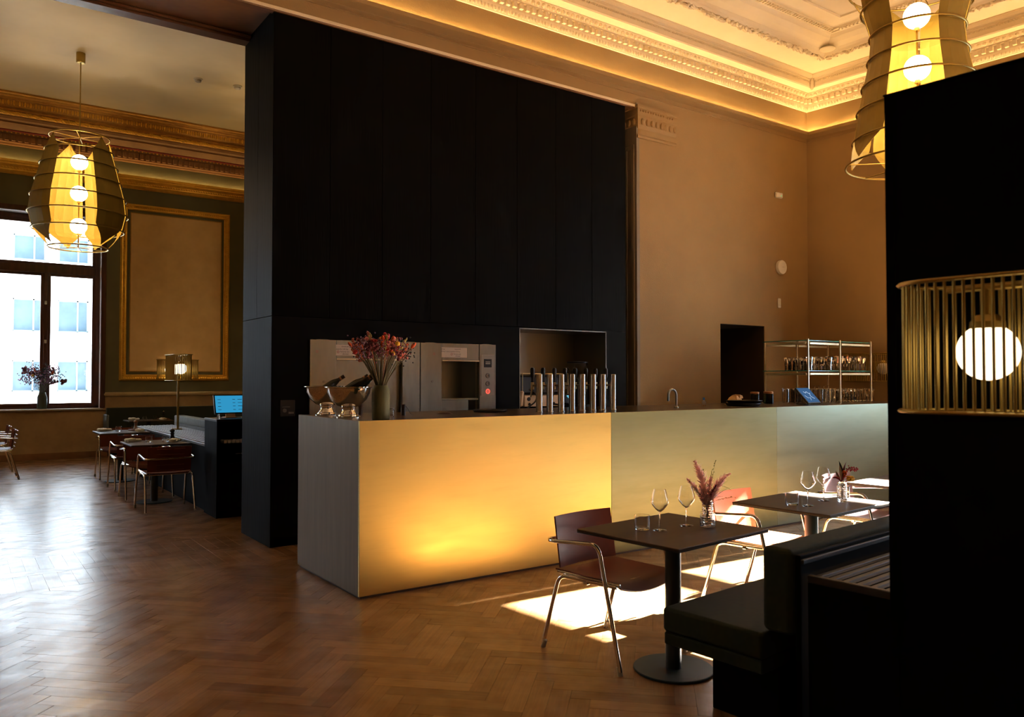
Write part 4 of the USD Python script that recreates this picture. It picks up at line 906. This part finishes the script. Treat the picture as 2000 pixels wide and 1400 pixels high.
for x, y, r, l in ((2.07, 10.03, 180, 'far room armchair with its back to the viewer at the nearest divider table'), (2.07, 11.20, 0, 'far room armchair on the far side of the nearest divider table'), (2.10, 12.28, 180, 'far room armchair with its back to the viewer at the second divider table'), (2.12, 13.72, 0, 'far room armchair on the far side of the second divider table'), (.55, 14.55, -90 , 'nearer of the two armchairs at the left edge of the picture'), (.53, 15.75, -90, 'farther of the two armchairs at the left edge of the picture')):
    copy(ch1, (x, y, 0), r, l, GF)

# ------------------------------------------------------------------ benches and dividers
BO = np.array([2.80, 2.715])
bn = thing('banquette', 'dark green upholstered bench with black base in the foreground', 'bench', (*BO, 0), TH)
for i in range(3):
    obj(bn, 'seat_cushion', soft(i * 1.7, i * 1.7 + 1.695, -.545, 0, .335, .452, .022), 'fabric_green', 40)
    obj(bn, 'back_cushion', soft(.04 + i * 1.7, i * 1.7 + 1.69 + .04, -.66, -.515, .455, .822, .03), 'fabric_green', 40)
obj(bn, 'seat_board', box(.006, 5.1, -.54, -.008, .275, .333, .006), 'fabric_green')
obj(bn, 'base', box(.125, 5.1, -.55, -.20, 0, .275, .003), 'black_wood_dark')
obj(bn, 'back_panel', box(.07, 5.1, -.685, -.662, 0, .80, .003), 'black_wood_dark')
obj(bn, 'back_rail', box(.07, 5.1, -.70, -.686, .765, .785, .003), 'slat_wood')
sd = thing('slatted_divider', 'dark slatted ledge behind the foreground bench', 'divider', (*(BO + PE2 * -.705), 0), TH)
for i in range(9): obj(sd, 'slat', box(.115, 5.1, -.050 - i * .058, -.022 - i * .058, .705, .72, .003), 'slat_wood')
obj(sd, 'end_trim', box(.085, .113, -.56, -.002, .69, .722, .003), 'slat_wood')
obj(sd, 'end_panel', box(.088, .11, -.558, -.002, 0, .69, .002), 'black_wood_dark')
obj(sd, 'support', [box(.12, 5.1, -.55, -.01, .0, .02), box(1.5, 1.53, -.55, -.01, 0, .704), box(3.4, 3.43, -.55, -.01, 0, .704)], 'black_wood_dark')

fd = thing('slatted_divider', 'black slatted divider along the tables in the far room', 'divider', (2.43, 9.56, 0), 0)
for i in range(10): obj(fd, 'slat', box(.018 + i * .058, .050 + i * .058, .0, 4.55, .755, .772, .003), 'slat_grey')
obj(fd, 'side_board', box(0, .022, 0, 4.55, 0, .756, .003), 'black_wood_dark')
obj(fd, 'edge_trim', box(-.004, .014, 0, 4.55, .745, .775, .003), 'slat_grey')
obj(fd, 'end_board', box(.022, .6, 4.53, 4.55, 0, .752), 'black_wood_dark')
for i in range(8): obj(fd, 'crosspiece', box(.02, .60, .3 + i * .55, .33 + i * .55, .72, .754), 'black_wood_dark')
lb = thing('low_bench', 'grey-blue low-backed bench on the right of the far divider', 'bench', (3.06, 9.6, 0), 0)
for i in range(2):
    obj(lb, 'back_panel', box(.0, .05, i * 2.3, i * 2.3 + 2.29, .0, .87, .004), 'concrete')
    obj(lb, 'back_cushion', soft(-.005, .16, i * 2.3 + .01, i * 2.3 + 2.28, .80, .925, .02), 'fabric_grey', 40)
    obj(lb, 'seat_cushion', soft(.16, .65, i * 2.3 + .01, i * 2.3 + 2.28, .33, .45, .02), 'fabric_grey', 40)
obj(lb, 'base', box(.06, .5, 0, 4.6, 0, .33), 'black_wood_dark')
wbn = thing('wall_bench', 'dark green bench with tall back along the far wall', 'bench', (2.42, 16.90, 0), 0)
for i in range(3):
    obj(wbn, 'back_cushion', soft(.05 + i * 1.3, .05 + i * 1.3 + 1.297, .36, .47, .45, .965, .02), 'fabric_teal', 40)
    obj(wbn, 'seat_cushion', soft(.02 + i * 1.3, .02 + i * 1.3 + 1.297, -.12, .37, .33, .45, .02), 'fabric_teal', 40)
obj(wbn, 'end_cushion', soft(-.0, .05, .02, .44, .45, .84, .02), 'fabric_grey', 40)
obj(wbn, 'base', box(.1, 3.9, .0, .5, 0, .33), 'black_wood_dark')

# waiter station
ct = thing('waiter_station', 'black cabinet with open shelves between the block and the far divider', 'cabinet', (2.39, 9.03, 0), 0)
obj(ct, 'side_board', box(0, .024, 0, .52, 0, 1.065, .002), 'black_wood')
obj(ct, 'top_board', box(-.004, .95, -.004, .52, 1.065, 1.092, .003), 'slat_wood')
obj(ct, 'carcass', [box(.024, .95, .30, .52, 0, 1.065), box(.926, .95, 0, .30, 0, 1.065), box(.024, .926, .005, .3, 0, .08)], 'black_wood_dark')
for z in (.80, .62): obj(ct, 'shelf', box(.024, .926, .01, .30, z, z + .018, .002), 'black_wood_dark')
obj(ct, 'drawer_front', box(.03, .92, .004, .02, .1, .60, .002), 'black_wood_dark')
dh = obj(ct, 'drawer_handle', box(.2, .7, -.012, .004, .70, .708, .002), 'steel_dark')
nr = thing('napkin_stack', 'row of folded linen on the open shelf of the black cabinet', 'linen', (2.39, 9.03, .818))
for i in range(7): obj(nr, 'folded_napkin', crumple(box(.09 + i * .045, .13 + i * .045, .05, .2, .0, .035, .006), 30, .008, i), 'linen', 30)
mn = thing('till_monitor', 'till monitor with a bright blue screen on the black cabinet', 'monitor', (2.60, 9.30, 1.092), 4)
T = lambda m: rot(m, -16, (1, 0, 0), (0, 0, .06))
obj(mn, 'casing', T(soft(-.17, .19, -.018, .018, .045, .27, .008)), 'black_plastic', 30)
sc = obj(mn, 'screen', T(box(-.157, .177, -.0195, -.018, .058, .257)), 'screen_blue')
obj(sc, 'screen_rows', [T(box(x, x + w, -.0203, -.0194, z, z + .005)) for z in (.09, .13, .17, .21) for x, w in ((-.13, .035), (.04, .03), (.10, .05))], 'screen_line')
obj(mn, 'stand', [box(-.06, .07, -.05, .09, 0, .012, .004), rot(box(-.05, .06, -.03, -.012, .0, .09, .004), -16, (1, 0, 0))], 'cream_metal')
for i, (x, y, l) in enumerate(((2.44, 9.16, 'salt cruet left of the till monitor'), (2.475, 9.13, 'white dish left of the till monitor stand'), (2.72, 9.14, 'white dish right of the till monitor stand'))):
    t = thing('small_dish' if i else 'cruet', l, 'tableware', (x, y, 1.092))
    obj(t, 'body', lathe([(0, 0), (.016, 0), (.017, .03), (.009, .045), (.010, .055), (0, .056)], 16) if i == 0 else lathe([(0, 0), (.025, 0), (.036, .014), (.034, .015), (.022, .004), (0, .003)], 20), 'glass' if i == 0 else 'linen', 30)

# ------------------------------------------------------------------ things on the tables
ZTB = .7445
def wineglass_mesh():
    return (lathe([(0, .0), (.036, .0), (.036, .0018), (.012, .004), (.0045, .010), (.0036, .04), (.0036, .085), (.0055, .098), (0, .099)], 32),
            lathe([(0, .098), (.008, .099), (.022, .110), (.040, .133), (.0475, .148), (.046, .158), (.034, .206), (.0315, .2165), (.0303, .2165), (.0328, .206), (.0446, .158), (.046, .148), (.0386, .1345), (.0205, .1115), (.006, .1015), (0, .101)], 40))
w1 = thing('wine_glass', 'left wine glass on the nearest table', 'wine glass', (3.068, 2.985, ZTB), 0, 'wine glasses on the foreground tables')
a_, b_ = wineglass_mesh(); obj(w1, 'stem', a_, 'glass', 40); obj(w1, 'bowl', b_, 'glass', 40)
copy(w1, (3.284, 2.995, ZTB), 0, 'right wine glass on the nearest table')
copy(w1, (4.418, 3.015, ZTB), 0, 'left wine glass on the second table')
copy(w1, (4.692, 3.085, ZTB), 0, 'right wine glass on the second table, before the white vase')
tg = thing('tumbler', 'water tumbler alone at the left of the nearest table', 'tumbler', (3.012, 3.06, ZTB), 0, 'water tumblers')
obj(tg, 'glass_body', lathe([(0, 0), (.036, 0), (.0395, .003), (.041, .0735), (.0405, .0745), (.0395, .0735), (.0375, .012), (0, .009)], 36), 'glass', 40)
for l, n in (((3.362, 2.915, ZTB), 'water tumbler before the plume vase on the nearest table'), ((4.372, 3.10, ZTB), 'water tumbler at the left of the second table'), ((4.925, 3.09, ZTB), 'water tumbler right of the sunlit vase on the second table'),
             ((2.03, 10.80, ZTB), 'left tumbler on the nearest far room table'), ((2.21, 10.72, ZTB), 'right tumbler on the nearest far room table'), ((2.06, 13.24, ZTB), 'left tumbler on the second far room table'), ((2.28, 13.22, ZTB), 'right tumbler on the second far room table'),
             ((3.02, 16.47, ZTB), 'left tumbler on the farthest table'), ((3.22, 16.55, ZTB), 'right tumbler on the farthest table')):
    copy(tg, l, 0, n)
def cutvase(loc, label):
    t = thing('bud_vase', label, 'vase', loc, 0, 'cut glass vases on the foreground tables')
    body = lathe([(0, 0), (.026, 0), (.029, .004)] + [(.029 + .0022 * math.sin(z * 520), z) for z in np.arange(.01, .115, .003)] + [(.026, .125), (.019, .132), (.018, .145), (.0165, .145), (.0172, .132), (.024, .122), (.0265, .11), (.026, .02), (0, .016)], 28)
    v = body.vertices.copy(); a = np.arctan2(v[:, 1], v[:, 0]); r = np.hypot(v[:, 0], v[:, 1])
    k = 1 + .05 * np.sin(7 * a + v[:, 2] * 120) * ((v[:, 2] > .012) & (v[:, 2] < .118) & (r > .02)); v[:, :2] *= k[:, None]; body.vertices = v
    obj(t, 'glass_body', body, 'glass', 40)
    return t
cutvase((3.432, 2.975, ZTB), 'small ribbed glass vase with pink plumes on the nearest table')
cutvase((4.745, 2.985, ZTB), 'small ribbed glass vase shining in the sun on the second table')
def plume(path, w, m, t, seed, nb=300):
    r = np.random.default_rng(seed); p = np.array(path, float); s = np.linspace(0, 1, len(p)); parts = [tube(p, .0012, 5)]; V_, F_ = [], []
    for i in range(nb):
        u = r.uniform(.12, 1); c = np.array([np.interp(u, s, p[:, k]) for k in range(3)]); c2 = np.array([np.interp(max(0, u - .03), s, p[:, k]) for k in range(3)])
        d = (c - c2); d /= np.linalg.norm(d) + 1e-9
        o = r.normal(0, 1, 3); o -= d * (o @ d); o /= np.linalg.norm(o)
        L = w * (math.sin(PI * min(1, (u - .05) * .95 + .1)) ** .6) * r.uniform(.6, 1.1)
        e = c + (o * .75 + d * .75) * L; q = np.cross(d, o) * .0021; k = len(V_)
        V_ += [c - q, c + q, (c + e) / 2 + q * 1.2 + d * .002, e, (c + e) / 2 - q * 1.2]; F_ += [(k, k + 1, k + 2), (k, k + 2, k + 4), (k + 4, k + 2, k + 3)]
    parts.append(TM(V_, F_)); obj(t, 'plume', parts, m)
def leaf(path, w, t, m='leaf_green'):
    p = np.array(path, float); n = len(p); d = np.gradient(p, axis=0); d /= np.linalg.norm(d, axis=1, keepdims=True); q = np.cross(d, [0.3, .2, 1.0]); q /= np.linalg.norm(q, axis=1, keepdims=True)
    ww = w * np.sin(np.linspace(.05, PI, n))[:, None]; up = np.cross(q, d)
    v = np.vstack([p - q * ww, p + up * ww * .25, p + q * ww, p - up * .0006]); k = n; f = []
    for i in range(n - 1):
        for a, b in ((0, k), (k, 2 * k), (2 * k, 3 * k), (3 * k, 0)): f.append((a + i, b + i, b + i + 1, a + i + 1))
    obj(t, 'leaf', quads(v, f), m)
def arc(a, b, c, n=12): return [np.array(a) * (1 - s) ** 2 + 2 * s * (1 - s) * np.array(b) + s * s * np.array(c) for s in np.linspace(0, 1, n)]
R_ = np.array([.816, -.577, 0])                                            # the direction across the view, to spread the sprays as in the photograph
def W(x, z, y=0): return tuple(R_ * x + np.array([.577, .816, 0]) * y + np.array([0, 0, z]))
pb = thing('plume_bouquet', 'pink feathery plumes with green sprigs in the ribbed vase on the nearest table', 'bouquet', (3.432, 2.975, ZTB))
for i, (a, b, c, w, m) in enumerate(((W(0, .06), W(-.01, .25), W(-.075, .345), .052, 'plume_pink'), (W(0, .06), W(-.02, .2), W(-.052, .31, .02), .046, 'plume_pink'), (W(0, .06), W(.01, .22), W(.13, .275), .038, 'plume_pink'), (W(0, .06), W(.02, .17), W(.10, .262, -.02), .036, 'plume_pink'), (W(0, .06), W(-.04, .18), W(-.115, .247), .034, 'plume_pink'), (W(0, .06), W(.005, .19), W(.02, .26), .036, 'plume_pink'), (W(0, .05), W(.0, .15), W(.045, .215, -.02), .018, 'plume_plum'), (W(0, .05), W(-.02, .15), W(-.05, .215, -.02), .02, 'plume_pink'))):
    plume(arc(a, b, c), w, m, pb, 40 + i)
for a, b, c in ((W(.02, .13), W(.06, .2), W(.115, .235)), (W(.06, .205), W(.10, .21), W(.135, .18)), (W(.02, .12), W(.07, .18), W(.13, .205, -.02)), (W(.02, .13), W(.05, .17), W(.085, .175)), (W(-.02, .13), W(-.06, .19), W(-.10, .215)), (W(.0, .12), W(.04, .15), W(.07, .152)), (W(-.02, .14), W(-.05, .16), W(-.07, .19)), (W(.03, .13), W(.06, .152), (W(.085, .148)))):
    leaf(arc(a, b, c), .006, pb)
for a, b, c in ((W(0, .08), W(.02, .22), W(.045, .345)), (W(0, .08), W(.01, .2), W(.025, .295)), (W(0, .08), W(-.01, .2), W(-.022, .30)), (W(0, .1), W(.06, .14), W(.15, .145))):
    q = arc(a, b, c, 18); obj(pb, 'bud_sprig', [tube(q, .0009, 4)] + [ball(x + rng.normal(0, .003, 3), .003, 1) for x in q[8:]], 'leaf_green' if c[2] > .2 else 'flower_straw')
obj(pb, 'stem', [tube(arc(W(x * .3, .02), W(x * .5, .08), W(x, .14)), .0016, 5) for x in (-.012, -.006, 0, .006, .012)], 'stem_olive', kind='stuff')
mb = thing('mixed_posy', 'posy of red berries and a yellow bloom in the sunlit vase on the second table', 'bouquet', (4.745, 2.985, ZTB))
obj(mb, 'yellow_bloom', [mv(rot(ball((0, 0, 0), .016, 1, (1.3, .9, .45)), a * 60, (0, 0, 1)), *W(.055 + .013 * math.cos(a), .150 + .013 * math.sin(a))) for a in np.arange(6) * 1.05] + [ball(W(.055, .150, -.008), .012, 1)], 'flower_yellow', True)
obj(mb, 'orange_bloom', [ball(W(.015 + dx, .17 + dz), .011, 1, (1, 1, 1.4)) for dx, dz in ((0, 0), (.008, .015), (-.004, .02))], 'flower_orange', True)
obj(mb, 'red_leaf', [tube(arc(W(0, .13), W(.01, .185), W(.035, .20)), [.003 + .005 * math.sin(PI * s) for s in np.linspace(0, 1, 12)], 6), tube(arc(W(-.005, .13), W(-.025, .165), W(-.06, .155)), [.003 + .005 * math.sin(PI * s) for s in np.linspace(0, 1, 12)], 6)], 'berry_red', True)
q = arc(W(.01, .15), W(.04, .235), W(.10, .205), 30)
obj(mb, 'berry_spray', [ball(x + rng.normal(0, .008, 3), .0042, 1) for x in q[12:] for _ in range(3)] + [tube(q, .001, 4)], 'berry_red')
for a, b, c, m in ((W(0, .12), W(-.008, .2), W(-.016, .235), 'husk'), (W(0, .12), W(-.03, .17), W(-.04, .20), 'husk'), (W(0, .15), W(.0, .22), W(-.02, .265), 'leaf_dark'), (W(0, .15), W(.01, .22), W(.03, .26), 'flower_wine')):
    leaf(arc(a, b, c), .009, mb, m)
obj(mb, 'stem', [tube(arc(W(x * .3, .02), W(x * .5, .08), W(x, .15)), .0016, 5) for x in (-.012, -.004, .005, .012)], 'stem_olive', kind='stuff')

# far room table settings
nk = thing('napkin_setting', 'folded napkin with cutlery at the left of the nearest far room table', 'napkin', (1.87, 10.93, ZTB), 20, 'napkin settings in the far room')
obj(nk, 'napkin', crumple(cat([soft(-.10, .02, -.045, .045, 0, .045, .02), soft(.0, .10, -.04, .03, 0, .032, .015)]), 30, .022), 'linen', 30)
obj(nk, 'fork', [box(-.12, .04, -.078, -.072, .002, .006), box(.04, .09, -.084, -.066, .002, .006, .001)], 'chrome')
obj(nk, 'knife', box(-.12, .10, .062, .074, .002, .006, .001), 'chrome')
for l, r, n in (((2.30, 10.63, ZTB), 60, 'folded napkin with cutlery right of centre on the nearest far room table'), ((1.89, 13.38, ZTB), 20, 'folded napkin with cutlery at the left of the second far room table'), ((2.32, 13.0, ZTB), 60, 'folded napkin with cutlery right of centre on the second far room table'), ((2.85, 16.60, ZTB), 20, 'folded napkin with cutlery at the left of the farthest table'), ((3.31, 16.30, ZTB), 60, 'folded napkin with cutlery right of centre on the farthest table')):
    copy(nk, l, r, n)
bd = thing('serving_board', 'small wooden board under the dark pepper mill on the nearest far room table', 'board', (2.31, 10.82, ZTB), 10, 'wooden boards under the pepper mills')
obj(bd, 'board', box(-.09, .09, -.07, .07, 0, .02, .004), 'walnut')
def mill(loc, m, label):
    t = thing('pepper_mill', label, 'pepper mill', loc, 0, 'pepper mills in the far room')
    obj(t, 'body', lathe([(0, 0), (.033, 0), (.034, .012), (.026, .03), (.020, .055), (.024, .07), (.0255, .08), (.018, .088), (0, .088)], 24), m, 30)
    obj(t, 'head', lathe([(0, .089), (.017, .089), (.029, .098), (.031, .112), (.024, .124), (.013, .13), (0, .132)], 24), m, 30)
    obj(t, 'knob', mv(ball((0, 0, 0), .009, 1), 0, 0, .137), 'brass_satin', True)
mill((2.31, 10.82, ZTB + .0205), 'mill_black', 'dark pepper mill on the nearest far room table')
copy(bd, (2.31, 13.30, ZTB), 10, 'small wooden board under the light wooden pepper mill'); mill((2.31, 13.30, ZTB + .0205), 'walnut', 'light wooden pepper mill on the second far room table')
copy(bd, (3.38, 16.6, ZTB), 10, 'small wooden board under the black pepper mill on the farthest table'); mill((3.38, 16.6, ZTB + .0205), 'mill_black', 'black pepper mill on the farthest table')

# vase on the far window sill
obj(None, 'flower_vase', mv(lathe([(0, .003), (.08, 0), (.085, .01), (.086, .21), (.078, .25), (.062, .285), (.058, .32), (.052, .32), (.055, .285), (.07, .245), (.078, .2), (.075, .02), (0, .015)], 32), 1.40, YF + .12, .9585), 'vase_teal', 30, label='grey-green vase on the stone sill of the far window', cat='vase')
b2 = thing('dried_bouquet', 'backlit mauve dried bouquet in the vase on the far window sill', 'bouquet', (1.40, YF + .12, .9585))
bouquet(b2, .32, .055, .50, .38, (('spray', 'flower_mauve', 16), ('spray', 'flower_lilac', 6), ('fluff', 'flower_mauve', 7), ('fluff', 'flower_wine', 4), ('spray', 'leaf_dark', 9), ('tail', 'flower_orange', 2), ('button', 'flower_yellow', 1), ('wheat', 'flower_straw', 2)), 23, big=1.7)
